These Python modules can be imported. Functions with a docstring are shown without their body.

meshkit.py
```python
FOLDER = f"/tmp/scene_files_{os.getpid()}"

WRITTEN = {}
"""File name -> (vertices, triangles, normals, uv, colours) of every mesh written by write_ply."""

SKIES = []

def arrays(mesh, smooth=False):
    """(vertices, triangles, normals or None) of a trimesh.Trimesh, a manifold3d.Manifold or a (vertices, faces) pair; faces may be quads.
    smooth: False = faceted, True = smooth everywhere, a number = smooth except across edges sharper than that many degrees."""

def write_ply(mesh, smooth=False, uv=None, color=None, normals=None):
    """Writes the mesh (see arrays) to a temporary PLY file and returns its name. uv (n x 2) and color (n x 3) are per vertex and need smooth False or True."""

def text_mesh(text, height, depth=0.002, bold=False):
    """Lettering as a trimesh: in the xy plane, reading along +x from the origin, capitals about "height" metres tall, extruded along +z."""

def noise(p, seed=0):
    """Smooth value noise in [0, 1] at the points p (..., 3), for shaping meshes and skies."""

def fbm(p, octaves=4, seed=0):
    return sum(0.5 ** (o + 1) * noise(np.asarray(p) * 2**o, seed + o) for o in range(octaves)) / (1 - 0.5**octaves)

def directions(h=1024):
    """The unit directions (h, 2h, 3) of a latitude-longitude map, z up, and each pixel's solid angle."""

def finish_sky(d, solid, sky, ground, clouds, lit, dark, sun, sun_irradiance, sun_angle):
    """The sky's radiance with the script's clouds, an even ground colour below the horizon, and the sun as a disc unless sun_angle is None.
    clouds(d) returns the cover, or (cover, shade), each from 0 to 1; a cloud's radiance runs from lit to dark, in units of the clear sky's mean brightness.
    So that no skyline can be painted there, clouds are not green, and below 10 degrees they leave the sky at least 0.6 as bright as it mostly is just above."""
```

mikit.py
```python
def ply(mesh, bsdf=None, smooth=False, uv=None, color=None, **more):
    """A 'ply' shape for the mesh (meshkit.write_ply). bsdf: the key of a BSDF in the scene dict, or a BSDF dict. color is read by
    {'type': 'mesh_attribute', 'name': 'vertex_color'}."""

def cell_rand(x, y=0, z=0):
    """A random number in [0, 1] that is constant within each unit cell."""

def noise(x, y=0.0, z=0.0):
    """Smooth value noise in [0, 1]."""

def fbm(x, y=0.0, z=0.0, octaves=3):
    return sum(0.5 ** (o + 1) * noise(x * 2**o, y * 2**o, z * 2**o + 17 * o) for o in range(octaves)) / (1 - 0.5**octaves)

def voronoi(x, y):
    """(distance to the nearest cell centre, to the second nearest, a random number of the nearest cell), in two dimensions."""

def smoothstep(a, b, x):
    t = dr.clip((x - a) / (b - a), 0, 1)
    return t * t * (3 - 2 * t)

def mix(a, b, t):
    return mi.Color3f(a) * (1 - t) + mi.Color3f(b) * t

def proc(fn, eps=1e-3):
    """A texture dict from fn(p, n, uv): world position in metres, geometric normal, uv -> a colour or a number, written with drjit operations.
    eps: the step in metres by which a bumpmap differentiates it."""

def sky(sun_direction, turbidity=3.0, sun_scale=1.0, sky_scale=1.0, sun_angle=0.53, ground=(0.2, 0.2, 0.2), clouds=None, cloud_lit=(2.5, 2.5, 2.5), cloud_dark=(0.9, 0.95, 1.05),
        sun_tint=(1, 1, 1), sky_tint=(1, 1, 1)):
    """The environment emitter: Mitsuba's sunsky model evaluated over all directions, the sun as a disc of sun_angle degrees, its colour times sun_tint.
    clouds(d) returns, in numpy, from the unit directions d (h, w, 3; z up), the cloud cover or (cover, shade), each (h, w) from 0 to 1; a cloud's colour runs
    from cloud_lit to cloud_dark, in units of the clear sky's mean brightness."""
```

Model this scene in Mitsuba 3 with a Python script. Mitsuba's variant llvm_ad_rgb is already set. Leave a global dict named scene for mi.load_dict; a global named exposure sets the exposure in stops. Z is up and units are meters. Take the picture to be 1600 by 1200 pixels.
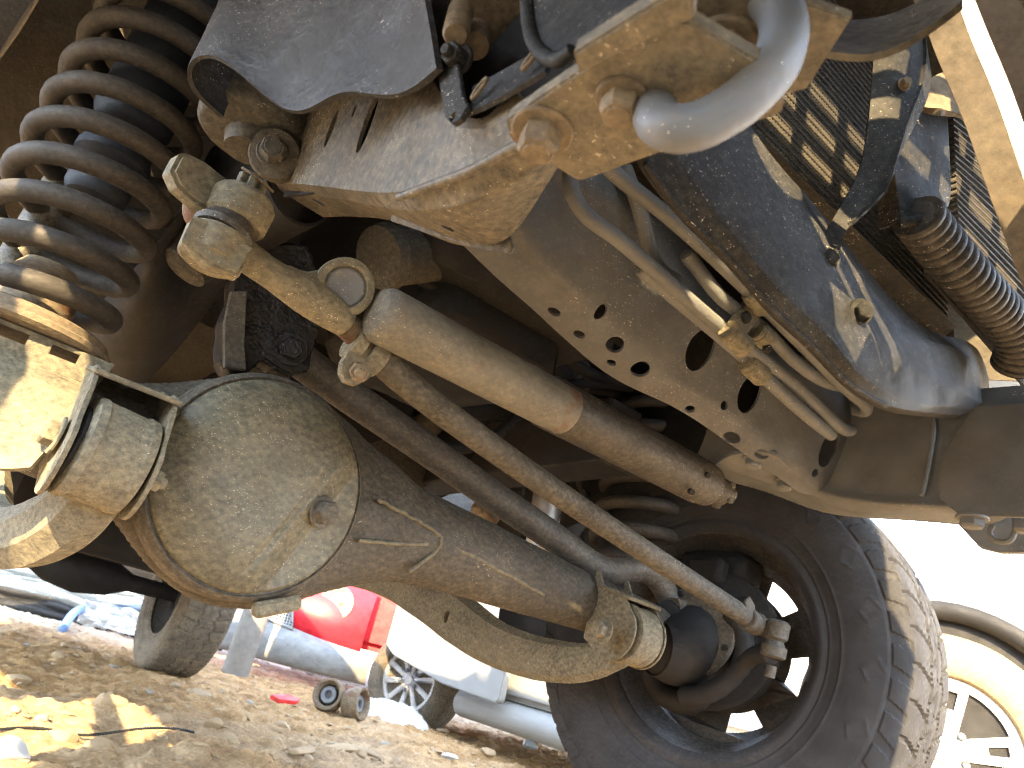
# Underside of a coil-sprung off-road vehicle in a breaker's yard. World: x across the vehicle, y towards its tail, z up, metres.
import math, random
import numpy as np, trimesh, drjit as dr, mitsuba as mi, mikit, meshkit
from mikit import noise, fbm, smoothstep, mix
from trimesh.creation import extrude_polygon
from shapely.geometry import Polygon, Point
from scipy.interpolate import CubicSpline
import manifold3d as m3

T = mi.ScalarTransform4f
scene, labels = {}, {}
rng = np.random.default_rng(5)

# ---------------------------------------------------------------- camera, sky, exposure
exposure = 6.0
scene['camera'] = {'type': 'thinlens', 'fov': 67.38, 'fov_axis': 'x', 'near_clip': 0.02, 'far_clip': 500.0, 'aperture_radius': 0.0012, 'focus_distance': 0.95,
                   'to_world': T().look_at(origin=list((-0.608,-1.1,0.39)), target=list((-0.0707,-0.3327,0.7402)), up=list((-0.3996,-0.1341,0.9068)))}
SUN = (-0.70, -1.0, 0.58)
scene["daylight"] = mikit.sky(SUN, turbidity=4, sun_scale=0.31, sun_tint=(1.0, 0.93, 0.74), sky_tint=(0.93, 1.0, 1.1), ground=(0.26, 0.24, 0.21), clouds=lambda d: 0.35 + 0.5 * np.clip(1 - d[..., 2] * 2.5, 0, 1), cloud_lit=(1.5, 1.5, 1.5))

# ---------------------------------------------------------------- mesh helpers
def A(p): return np.asarray(p, float)
def unit(v):
    v = A(v); return v / max(np.linalg.norm(v), 1e-12)
def cat(*m): return trimesh.util.concatenate([x for x in m if x is not None])

def frame(z, hint=None):
    z = unit(z); h = A(hint) if hint is not None else (A((0, 0, 1)) if abs(z[2]) < .9 else A((1, 0, 0)))
    x = unit(np.cross(h, z)); return x, np.cross(z, x), z

def catmull(pts, k=8, closed=False):
    pts = A(pts)
    if len(pts) == 2: return pts
    d = np.r_[0, np.cumsum(np.maximum(np.linalg.norm(np.diff(pts, axis=0), axis=1), 1e-6) ** .5)]
    t = np.concatenate([np.linspace(d[i], d[i + 1], k, endpoint=False) for i in range(len(d) - 1)] + [[d[-1]]])
    return CubicSpline(d, pts, bc_type='natural')(t)

def tube(pts, r, n=16, k=8, smooth=True, caps=True, flat=1.0, hint=None):
    """A tube along the points, r one radius or one per point; round ends."""
    pts = A(pts); rr = np.broadcast_to(A(r), (len(pts),))
    if smooth and len(pts) > 2:
        q = catmull(np.c_[pts, rr], k); pts, rr = q[:, :3], q[:, 3]
    if caps:
        a, b = unit(pts[1] - pts[0]), unit(pts[-1] - pts[-2])
        e = .25
        pts = np.vstack([pts[0], pts[0] + a * rr[0] * e, pts[1:-1], pts[-1] - b * rr[-1] * e, pts[-1]])
        rr = np.r_[rr[0] * .72, rr[0], rr[1:-1], rr[-1], rr[-1] * .72]
    tg = np.gradient(pts, axis=0); tg /= np.linalg.norm(tg, axis=1, keepdims=True) + 1e-12
    x, y, _ = frame(tg[0], hint); rings = []
    a = np.arange(n) * 2 * np.pi / n
    for i in range(len(pts)):
        x = unit(x - tg[i] * (x @ tg[i])); y = np.cross(tg[i], x)
        rings.append(pts[i] + rr[i] * (np.cos(a)[:, None] * x + flat * np.sin(a)[:, None] * y))
    return loft(rings)

def loft(rings, cap=True):
    n, m = len(rings[0]), len(rings); v = np.vstack(rings); f = []
    i = np.arange(n); j = (i + 1) % n
    for k in range(m - 1):
        a, b = k * n, (k + 1) * n
        f += [np.c_[a + i, a + j, b + j], np.c_[a + i, b + j, b + i]]
    if cap:
        v = np.vstack([v, rings[0].mean(0), rings[-1].mean(0)])
        f += [np.c_[i * 0 + m * n, j, i], np.c_[i * 0 + m * n + 1, (m - 1) * n + i, (m - 1) * n + j]]
    return fix(trimesh.Trimesh(v, np.vstack(f), process=False))

def fix(t):
    if t.volume < 0: t.invert()
    return t

def lathe(p0, p1, prof, n=40, hint=None):
    """prof: (distance along p0->p1 in metres, radius) pairs."""
    p0 = A(p0); x, y, z = frame(A(p1) - p0, hint); a = np.arange(n) * 2 * np.pi / n
    ring = np.cos(a)[:, None] * x + np.sin(a)[:, None] * y
    return loft([p0 + z * t + ring * max(r, 1e-5) for t, r in prof])

def rod(p0, p1, r, b=.0015, n=32):
    L = np.linalg.norm(A(p1) - A(p0)); b = min(b, L * .3, r * .5)
    return lathe(p0, p1, [(0, r - b), (b, r), (L - b, r), (L, r - b)], n)

def to_plane(pts):
    pts = A(pts); c = pts.mean(0); n = np.linalg.svd(pts - c)[2][2]
    x = unit(pts[1] - pts[0]); x = unit(x - n * (x @ n)); return c, x, np.cross(n, x), n

def slab(pts, thick, holes=(), bevel=.001, rnd=0.0, away=None):
    """A plate of the outline's shape; its face lies on the outline and it grows towards the point 'away'. holes: (point, radius)."""
    c, x, y, n = to_plane(pts)
    if away is not None and (A(away) - c) @ n < 0: n = -n; y = -y
    if np.dot(np.cross(x, y), n) < 0: y = -y
    q = (A(pts) - c) @ np.c_[x, y]
    g = Polygon(q).buffer(0)
    if rnd: g = g.buffer(-rnd).buffer(2 * rnd, quad_segs=6).buffer(-rnd, quad_segs=6)
    for h in holes:
        if len(h) == 2:
            g = g.difference(Point(*((A(h[0]) - c) @ np.c_[x, y])).buffer(h[1], quad_segs=8))
        else: g = g.difference(Polygon((A(h) - c) @ np.c_[x, y]))
    if g.geom_type != 'Polygon': g = max(g.geoms, key=lambda k: k.area)
    ms = [extrude_polygon(g, thick - 2 * bevel, engine='earcut').apply_translation((0, 0, bevel))]
    i = g.buffer(-bevel)
    if bevel and i.geom_type == 'Polygon' and not i.is_empty: ms.append(extrude_polygon(i, thick, engine='earcut'))
    M = np.eye(4); M[:3, 0], M[:3, 1], M[:3, 2], M[:3, 3] = x, y, n, c
    return cat(*ms).apply_transform(M)

def sheet(rows, thick=.003, nu=40, nv=24, ku=3, kv=3, dent=0, away=None):
    """A curved sheet through a grid of points (rows of equal length), of real thickness."""
    g = A(rows)
    def sp(g, n, k):
        t = np.linspace(0, 1, len(g)); s = np.linspace(0, 1, n)
        if k == 1 or len(g) < 3: 
            return np.stack([np.apply_along_axis(lambda c: np.interp(s, t, c), 0, g)])[0]
        return CubicSpline(t, g, axis=0, bc_type='natural')(s)
    g = sp(g, nu, ku); g = sp(g.swapaxes(0, 1), nv, kv).swapaxes(0, 1)
    return thicken(g, thick, dent, away)

def thicken(g, thick, dent=0, away=None):
    nu, nv = g.shape[:2]
    du, dv = np.gradient(g, axis=0), np.gradient(g, axis=1)
    n = np.cross(du, dv); n /= np.linalg.norm(n, axis=2, keepdims=True) + 1e-12
    if away is not None and ((A(away) - g.mean((0, 1))) * n.mean((0, 1))).sum() < 0: n = -n
    if dent: g = g + n * ((meshkit.fbm(g * 9.0, 3, 3) - .5) * dent)[..., None]
    v = np.vstack([g.reshape(-1, 3), (g + n * thick).reshape(-1, 3)])
    ix = np.arange(nu * nv).reshape(nu, nv); N = nu * nv
    a, b, c, d = ix[:-1, :-1].ravel(), ix[1:, :-1].ravel(), ix[1:, 1:].ravel(), ix[:-1, 1:].ravel()
    f = [np.c_[a, b, c], np.c_[a, c, d], np.c_[a + N, c + N, b + N], np.c_[a + N, d + N, c + N]]
    loop = np.r_[ix[:-1, 0], ix[-1, :-1], ix[1:, -1][::-1], ix[0, 1:][::-1]]
    l2 = np.roll(loop, -1); f += [np.c_[loop, loop + N, l2 + N], np.c_[loop, l2 + N, l2]]
    return fix(trimesh.Trimesh(v, np.vstack(f), process=False))

def man(t):
    t = trimesh.Trimesh(t.vertices, t.faces); t.merge_vertices()
    return m3.Manifold(m3.Mesh(np.asarray(t.vertices, np.float32), np.asarray(t.faces, np.uint32)))
def unman(m):
    q = m.to_mesh(); return trimesh.Trimesh(q.vert_properties[:, :3], q.tri_verts, process=False)
def cut(t, *tools):
    m = man(t)
    for s in tools: m = m - man(s)
    return unman(m) if not m.is_empty() else t
def punch(t, *holes):
    """holes: (point, axis, radius a, radius b, direction of a)."""
    tools = []
    for p, ax, ra, rb, dirn in holes:
        z = unit(ax); x = unit(A(dirn) - z * (A(dirn) @ z)); y = np.cross(z, x); a = np.arange(28) * 2 * np.pi / 28
        ring = ra * np.cos(a)[:, None] * x + rb * np.sin(a)[:, None] * y
        tools.append(loft([A(p) - z * .05 + ring, A(p) + z * .05 + ring]))
    return cut(t, *tools)

def hexbolt(p, ax, r=.011, h=.009, washer=1.45, wt=.0025, turn=0, stud=0):
    """Bolt head (or nut with a stud end) standing at p along ax."""
    x, y, z = frame(ax); p = A(p); a = turn + np.arange(6) * np.pi / 3; b = turn + np.arange(24) * np.pi / 12
    H = np.cos(a)[:, None] * x + np.sin(a)[:, None] * y
    m = [loft([p + z * wt + H * r, p + z * (wt + h * .8) + H * r, p + z * (wt + h) + H * r * .86])]
    if washer: m.append(lathe(p, p + z, [(0, r * washer), (wt * .7, r * washer), (wt, r * washer * .95)], 28))
    if stud: m.append(lathe(p + z * (wt + h * .9), p + z, [(0, r * .52), (stud, r * .52), (stud + .002, r * .4)], 20))
    else: m.append(lathe(p + z * (wt + h * .9), p + z, [(0, r * .7), (h * .18, r * .6)], 20))
    return cat(*m)

def box(c, s, rot=None, b=.004):
    """Box with chamfered edges, centre c, full sizes s."""
    h = A(s) / 2; b = min(b, h.min() * .45); P = []
    for k in range(3):
        e = h - b; e[k] = h[k]
        P += [[sx * e[0], sy * e[1], sz * e[2]] for sx in (-1, 1) for sy in (-1, 1) for sz in (-1, 1)]
    t = trimesh.convex.convex_hull(np.array(P))
    if rot is not None: t.apply_transform(np.vstack([np.c_[A(rot), [0, 0, 0]], [0, 0, 0, 1]]))
    return t.apply_translation(c)
def beam(p0, p1, w, h, up=(0, 0, 1), b=.004):
    """Box beam from p0 to p1: width w across, height h along up."""
    p0, p1 = A(p0), A(p1); d = p1 - p0; z = unit(d); y = unit(A(up) - z * (A(up) @ z)); x = np.cross(y, z)
    return box((p0 + p1) / 2, (w, h, np.linalg.norm(d)), np.c_[x, y, z], b)
def rough(t, amp, freq, seed=0, sub=None):
    if sub: t = unman(man(t).refine_to_length(sub))
    t = trimesh.Trimesh(t.vertices, t.faces); n = t.vertex_normals
    return trimesh.Trimesh(t.vertices + n * ((meshkit.fbm(t.vertices * freq + seed * 7.3, 3, seed) - .5) * 2 * amp)[:, None], t.faces, process=False)

# ---------------------------------------------------------------- writing things
def add(key, mesh, mat, smooth=35, label=None, kind=None):
    k, i = key, 0
    while k in scene: i += 1; k = f'{key}_{i:03d}'
    scene[k] = mikit.ply(mesh, mat, smooth)
    if label or kind: labels[k] = {**({'label': label} if label else {}), **({'kind': kind} if kind else {})}
    return k
def thing(key, label, cat_, group=None):
    labels[key] = {'label': label, 'category': cat_, **({'group': group} if group else {})}
    return key

# ---------------------------------------------------------------- materials
def mat(name, base, dust=(.23, .19, .13), amt=.5, rough_=.6, rust=0.0, spec=.5, bump=.0006, chips=0.0, sheen=0.0, scale=1.0, metal=0.0, dark=0.35):
    """Metal or rubber with uneven dust, darker grime, rust blotches and pale chips."""
    def col(p, n, uv):
        x, y, z = p.x * scale, p.y * scale, p.z * scale
        a = fbm(x * 6, y * 6, z * 6, 3) * .7 + .3 * fbm(x * 38, y * 38, z * 38, 2); b = fbm(x * 190 + 3, y * 190, z * 190, 3); s = noise(x * 800, y * 800, z * 800)
        d = dr.clip(smoothstep(.18, .88, a * .55 + b * .45 + (amt - .5)) * (.45 + .7 * b) + .36 * (s - .5), 0, 1) * min(1., amt * 1.7)
        c = mix(mi.Color3f(*base) * (1 - dark + 2 * dark * fbm(x * 24 + 9, y * 24, z * 24, 3)), dust, d)
        if rust: c = mix(c, mix((.075, .036, .022), (.16, .08, .042), s), smoothstep(.62 - .3 * rust, .8 - .2 * rust, fbm(x * 22 + 40, y * 22, z * 22, 4)) * .85)
        if chips: c = mix(c, (.55, .52, .47), smoothstep(.86 - .1 * chips, .93 - .1 * chips, noise(x * 620, y * 620, z * 620)) * smoothstep(.5, .62, a))
        return c
    def ro(p, n, uv):
        return dr.clip(rough_ + .35 * (fbm(p.x * 30 * scale, p.y * 30 * scale, p.z * 30 * scale, 3) - .5) + .1, .12, 1)
    b = {'type': 'principled', 'base_color': mikit.proc(col), 'roughness': mikit.proc(ro), 'specular': spec, 'metallic': metal}
    if bump:
        def h(p, n, uv): return fbm(p.x * 260 * scale, p.y * 260 * scale, p.z * 260 * scale, 2) * .8 + fbm(p.x * 45 * scale, p.y * 45 * scale, p.z * 45 * scale, 2)
        b = {'type': 'bumpmap', 'tex': mikit.proc(h, 4e-4), 'scale': bump, 'bsdf': b}
    scene[name] = {'type': 'twosided', 'bsdf': b}
mat('cast_dusty', (.036, .036, .034), (.155, .138, .108), .48, .58, bump=.0011, chips=.06)
mat('cast_tan', (.068, .066, .056), (.235, .214, .152), .58, .7, bump=.0012, chips=.05)
mat('cover_dusty', (.05, .052, .045), (.23, .212, .142), .48, .42, rust=.0, chips=.15, bump=.0009)
mat('black_paint', (.014, .016, .019), (.12, .112, .095), .34, .55, chips=.06, bump=.0004, spec=.3)
mat('cross_grey', (.075, .081, .089), (.185, .172, .145), .32, .48, chips=.1, bump=.0006)  # blue-grey tint stands in for sky light blocked from the crossmember
mat('rail_paint', (.04, .039, .038), (.235, .205, .145), .48, .45, chips=.1, bump=.0009)
mat('tar', (.007, .007, .008), (.05, .045, .035), .2, .5, bump=.004)
mat('rubber_sheet', (.018, .020, .025), (.105, .10, .094), .36, .5, chips=.12, bump=.0010)
mat('bare_steel', (.13, .15, .18), (.18, .155, .12), .34, .42, rust=.08, chips=.06, bump=.0005, metal=.0)
mat('rusty_steel', (.085, .07, .052), (.24, .19, .125), .55, .65, rust=.35, bump=.0009)
mat('spring_steel', (.030, .028, .027), (.095, .085, .073), .38, .58, bump=.0007)
mat('blue_rubber', (.022, .03, .045), (.1, .1, .09), .25, .5, bump=.0003)
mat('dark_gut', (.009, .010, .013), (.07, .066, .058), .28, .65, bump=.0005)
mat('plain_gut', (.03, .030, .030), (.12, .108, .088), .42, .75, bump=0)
mat('fender_brown', (.12, .108, .09), (.225, .20, .16), .55, .8, chips=.15, bump=.0009)
mat('radiator_metal', (.03, .03, .032), (.16, .14, .10), .4, .5, bump=0)
mat('fin_metal', (.10, .10, .10), (.2, .18, .14), .45, .5, bump=0)
mat('panel_lining', (.24, .21, .18), (.34, .30, .25), .5, .85, bump=.0006)
mat('brown_panel', (.085, .075, .062), (.19, .16, .12), .6, .6, bump=.0003)
mat('tyre_rubber', (.025, .027, .034), (.10, .098, .098), .30, .72, bump=.0004)
mat('plate_steel', (.075, .07, .06), (.25, .215, .15), .5, .58, rust=.16, chips=.1, bump=.0010)
mat('panhard_paint', (.05, .05, .052), (.18, .16, .125), .46, .45, bump=.0006, chips=.05)
mat('rod_paint', (.032, .032, .034), (.15, .135, .108), .42, .45, bump=.0006, chips=.05)
mat('frame_grey', (.12, .13, .138), (.21, .20, .18), .34, .48, chips=.12, bump=.0007)
mat('black_plastic', (.010, .010, .011), (.03, .028, .025), .2, .6, bump=0)
mat('steel_grey', (.12, .125, .122), (.27, .245, .19), .44, .48, rust=.10, chips=.2, bump=.0007)
mat('pickup_paint', (.22, .235, .245), (.24, .22, .19), .2, .45, bump=0, dark=.05)
mat('wheel_black', (.03, .03, .032), (.16, .14, .11), .4, .5, bump=0)
mat('silver_tube', (.55, .56, .58), (.4, .38, .33), .25, .3, metal=.8, bump=0)
mat('stone_tan', (.27, .21, .14), (.36, .28, .18), .5, .9, bump=.001, dark=.25)
mat('stone_grey', (.24, .22, .19), (.33, .28, .2), .45, .85, bump=.001, dark=.25)
mat('red_plastic', (.5, .03, .03), (.4, .3, .2), .2, .4, bump=0)
mat('red_paint', (.55, .02, .035), (.5, .35, .25), .12, .3, bump=0)
mat('grey_plastic', (.16, .18, .2), (.35, .32, .28), .35, .55, bump=0)
mat('white_plastic', (.45, .47, .49), (.4, .35, .28), .15, .5, bump=0, dark=.05)
mat('white_paint', (.72, .74, .74), (.5, .44, .34), .15, .35, bump=0, dark=.04)
mat('silver_paint', (.62, .63, .63), (.45, .38, .28), .25, .35, bump=0, dark=.05)
mat('drum_grey', (.16, .16, .155), (.24, .22, .18), .4, .6, bump=0)
mat('alloy', (.5, .51, .53), (.4, .34, .26), .3, .32, metal=.6, bump=0)
mat('pale_blue', (.42, .52, .62), (.5, .45, .38), .3, .4, bump=0)
mat('blue_wreck', (.10, .14, .20), (.26, .26, .26), .25, .4, bump=0)
mat('tyre_dusty', (.03, .03, .03), (.3, .24, .16), .5, .85, bump=0)
mat('tyre_tan', (.10, .085, .06), (.38, .3, .18), .68, .9, bump=0)
def soil_col(p, n, uv):
    a = fbm(p.x * 1.2, p.y * 1.2, 0, 4); b = fbm(p.x * 14, p.y * 14, p.z * 14, 4); c = noise(p.x * 160, p.y * 160, p.z * 160)
    col = mix((.22, .142, .07), (.335, .23, .125), smoothstep(.3, .7, b)); col = mix(col, (.36, .31, .24), smoothstep(.5, .7, a) * .3)
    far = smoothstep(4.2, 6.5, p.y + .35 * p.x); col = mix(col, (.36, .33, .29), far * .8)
    return col * (.7 + .6 * c)
def soil_h(p, n, uv): return fbm(p.x * 55, p.y * 55, p.z * 55, 4) + .4 * noise(p.x * 260, p.y * 260, p.z * 260)
scene['soil'] = {'type': 'twosided', 'bsdf': {'type': 'bumpmap', 'tex': mikit.proc(soil_h, 8e-4), 'scale': .006, 'bsdf': {'type': 'principled', 'base_color': mikit.proc(soil_col), 'roughness': .95, 'specular': .2}}}
mat('foil', (.16, .20, .25), (.25, .24, .23), .25, .3, metal=.5, bump=0)
mat('blue_plastic', (.12, .22, .45), (.35, .33, .3), .25, .4, bump=0)
def mesh_col(p, n, uv):
    q = p.x * .83 - p.y * .56
    a = (dr.abs(dr.sin(q * 150)) < .45) | (dr.abs(dr.sin(p.z * 170)) < .4)
    return mix((.02, .025, .03), (.3, .33, .36), dr.select(a, mi.Float(1.0), mi.Float(0.0)))
scene['mesh_grille'] = {'type': 'twosided', 'bsdf': {'type': 'principled', 'base_color': mikit.proc(mesh_col), 'roughness': .5}}

# ---------------------------------------------------------------- the vehicle overhead
V = thing('off_road_vehicle', 'dusty lifted off-road vehicle seen from below its front axle and tow hook', 'off-road vehicle')
def vp(name, mesh, mat_, smooth=35, label=None, kind=None): return add(V + '__' + name, mesh, mat_, smooth, label, kind)

# front axle: a banjo housing lofted along x
AXY, AXZ = -.03, .552
st = A([(-.80, .055, .055, .56), (-.62, .062, .062, .548), (-.52, .068, .064, .545), (-.45, .074, .066, .545), (-.40, .09, .069, .55), (-.362, .114, .067, .548), (-.325, .138, .066, .547), (-.285, .154, .065, .546), (-.240, .160, .065, .546), (-.195, .155, .065, .547), (-.15, .140, .066, .549), (-.105, .116, .067, .553), (-.05, .096, .07, .56), (0, .078, .066, .561), (.06, .071, .063, .562), (.16, .066, .061, .562), (.30, .058, .057, .558), (.44, .051, .052, .555), (.60, .048, .048, .55), (.66, .045, .045, .55)])
def axle_mesh():
    xs = np.unique(np.r_[np.linspace(-.8, .66, 150), np.linspace(-.46, 0, 70)])
    hz, hy, cz = (np.interp(xs, st[:, 0], st[:, k]) for k in (1, 2, 3))
    ker = np.ones(9) / 9
    sm = lambda q: np.r_[q[:4], np.convolve(q, ker, 'valid'), q[-4:]]
    hz, hy, cz = sm(hz), sm(hy), sm(cz)
    a = np.arange(56) * 2 * np.pi / 56; R = []
    for X, h, w, c in zip(xs, hz, hy, cz):
        e = 2 / (2 + 1.2 * max(0, min(1, (h - w) / .05)))
        yy = np.sign(np.cos(a)) * np.abs(np.cos(a)) ** e * w; zz = np.sign(np.sin(a)) * np.abs(np.sin(a)) ** (2 - e if e < 1 else 1) * h
        R.append(np.c_[np.full(56, X), AXY + yy, c + np.sin(a) * h if e > .99 else c + zz])
    return loft(R)
AX = vp('front_axle', rough(axle_mesh(), .0012, 14), 'cast_dusty', 50, 'dust caked banjo axle housing with round cover')
DC = A((-.258, AXY - .066, .546))
# stepped flange rings and the domed cover with a flat facet on its right
rp = [(-.03, .151), (-.006, .1505), (.003, .148), (.006, .145), (.0085, .144), (.010, .142), (.008, .1405), (.007, .138)]
add(AX + '__housing_flange', lathe(DC, DC + (0, -1, 0), rp + [(.007, .0)], 96), 'cast_dusty', 30)
def cover():
    n = 110; a = np.arange(n) * 2 * np.pi / n; prof = [(.006, .1385), (.012, .138), (.017, .1355)] + [(.017 + .027 * (1 - (r / .1355) ** 4.2), r) for r in np.linspace(.133, .002, 60)]
    R = []
    for t, r in prof:
        x, z = np.cos(a) * r, np.sin(a) * r
        q = x * .93 - z * .36
        lim = .0465 - .70 * np.maximum(0, q - .046)
        y = -.0022 * np.log(np.exp(-t / .0022) + np.exp(-lim / .0022)); y = np.maximum(y, min(t, .016))
        y = y - .0045 * np.exp(-((q - .049) / .0042) ** 2) * (1 / (1 + np.exp((r - .112) / .004)))
        R.append(np.c_[DC[0] + x, DC[1] - y, DC[2] + z])
    return loft(R)
add(AX + '__differential_cover', rough(cover(), .0012, 22, 2), 'cover_dusty', 40, 'domed differential cover with a creased flat side')
add(AX + '__drain_plug', hexbolt((-0.1741,-0.124,0.5357), (.30, -1, .0), .0170, .016, 1.3, .003, .3), 'cast_dusty', 30)
add(AX + '__housing_lip', box(DC + (.075, -.006, -.140), (.062, .022, .020), trimesh.transformations.rotation_matrix(-.42, (0, 1, 0))[:3, :3], .008), 'cast_tan', 30)
for pts in ([(0.0056,-0.088,0.5017),(0.0422,-0.094,0.5595),(-0.0144,-0.098,0.5752),(-0.0893,-0.104,0.5822)], [(0.0457,-0.09,0.5574),(-0.0111,-0.094,0.5388),(-0.0994,-0.105,0.5178)], [(0.0473,-0.09,0.5599),(0.1386,-0.09,0.5512),(0.2766,-0.085,0.5343)],
            [(-0.397,-0.1,0.583),(-0.3758,-0.105,0.6041),(-0.3469,-0.1,0.6438)], [(-0.3974,-0.095,0.5536),(-0.3864,-0.1,0.5727),(-0.3756,-0.104,0.6043)], [(-0.3974,-0.095,0.5536),(-0.378,-0.1,0.5354),(-0.3714,-0.1,0.5048)]):
    q = catmull(pts, 10); q = q + (meshkit.noise(np.c_[q[:, :1] * 160, q[:, 2:] * 160, q[:, 1:2] * 160])[:, None] - .5) * .004
    add(AX + '__weld_seam', rough(tube(q + A((0, .0006, 0)), .0030, 8, smooth=False), .0012, 120), 'cast_tan', 60)

add(AX + '__sunlit_housing_skin', rough(sheet([[(-.80, -.06, .606), (-.80, -.100, .56), (-.80, -.09, .49)], [(-.62, -.06, .604), (-.62, -.106, .56), (-.62, -.10, .475)], [(-.545, -.06, .604), (-.53, -.110, .565), (-.55, -.125, .465)], [(-.50, -.055, .603), (-.490, -.108, .565), (-.515, -.145, .475)]], .005, 30, 24, away=(-.5, 0, .55)), .0015, 20, 2), 'cast_tan', 40, 'pale dusty sheet added for the sunlit left end of the axle housing')  # pale sheet laid over the housing to give its sunlit look
# radius arms: front bushing in a welded bracket, the arm dipping under the axle
def radius_arm(pts, rr, eye, ex, er, ew, label, bolt_at, nut_at, thin=.8, holes_=()):
    m = tube(pts, rr, 8, 10, hint=(0, 0, 1)); cx = np.interp(m.vertices[:, 1], [-.2, .2, .6], [eye[0], A(pts)[3][0], A(pts)[-1][0]]); m.vertices[:, 0] = cx + (m.vertices[:, 0] - cx) * thin
    k = vp('radius_arm', punch(rough(m, .002, 18, 4, .02), *holes_), 'cast_tan', 28, label)
    e = A(eye); ax = unit(ex); w = ew / 2
    add(k + '__bushing_eye', lathe(e - ax * w, e + ax, [(0, er * .80), (.003, er), (.012, er * 1.03), (.014, er), (ew - .016, er * .985), (ew - .012, er * 1.02), (ew - .003, er), (ew, er * .82)], 48), 'cast_tan', 30)
    add(k + '__bushing', lathe(e - ax * (w + .006), e + ax, [(0, er * .7), (.002, er * .76), (ew + .010, er * .76), (ew + .012, er * .7)], 40), 'dark_gut', 30)
    add(k + '__bolt', hexbolt(bolt_at, -ax, .0145, .013, 1.5, .003, .4), 'cast_tan', 30)
    add(k + '__nut', hexbolt(nut_at, ax, .0135, .012, 1.4, .003, .1, .006), 'cast_tan', 30)
    return k
EL, ER = A((-0.4529,-0.15,0.5109)), A((0.4487,-0.135,0.5117))
radius_arm(np.vstack([[(-0.4309,-0.1255,0.5105),(-0.4332,-0.0858,0.4698),(-0.4483,-0.0183,0.4306),(-0.4867,0.112,0.404)], [(-.50, .35, .45), (-.48, .9, .55)]]), [.040, .046, .046, .042, .038, .034], EL, (1, .08, -.04), .056, .074, 'left radius arm in thick pale dust', EL + (-.052, 0, .004), EL + (.050, 0, -.008))
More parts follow.
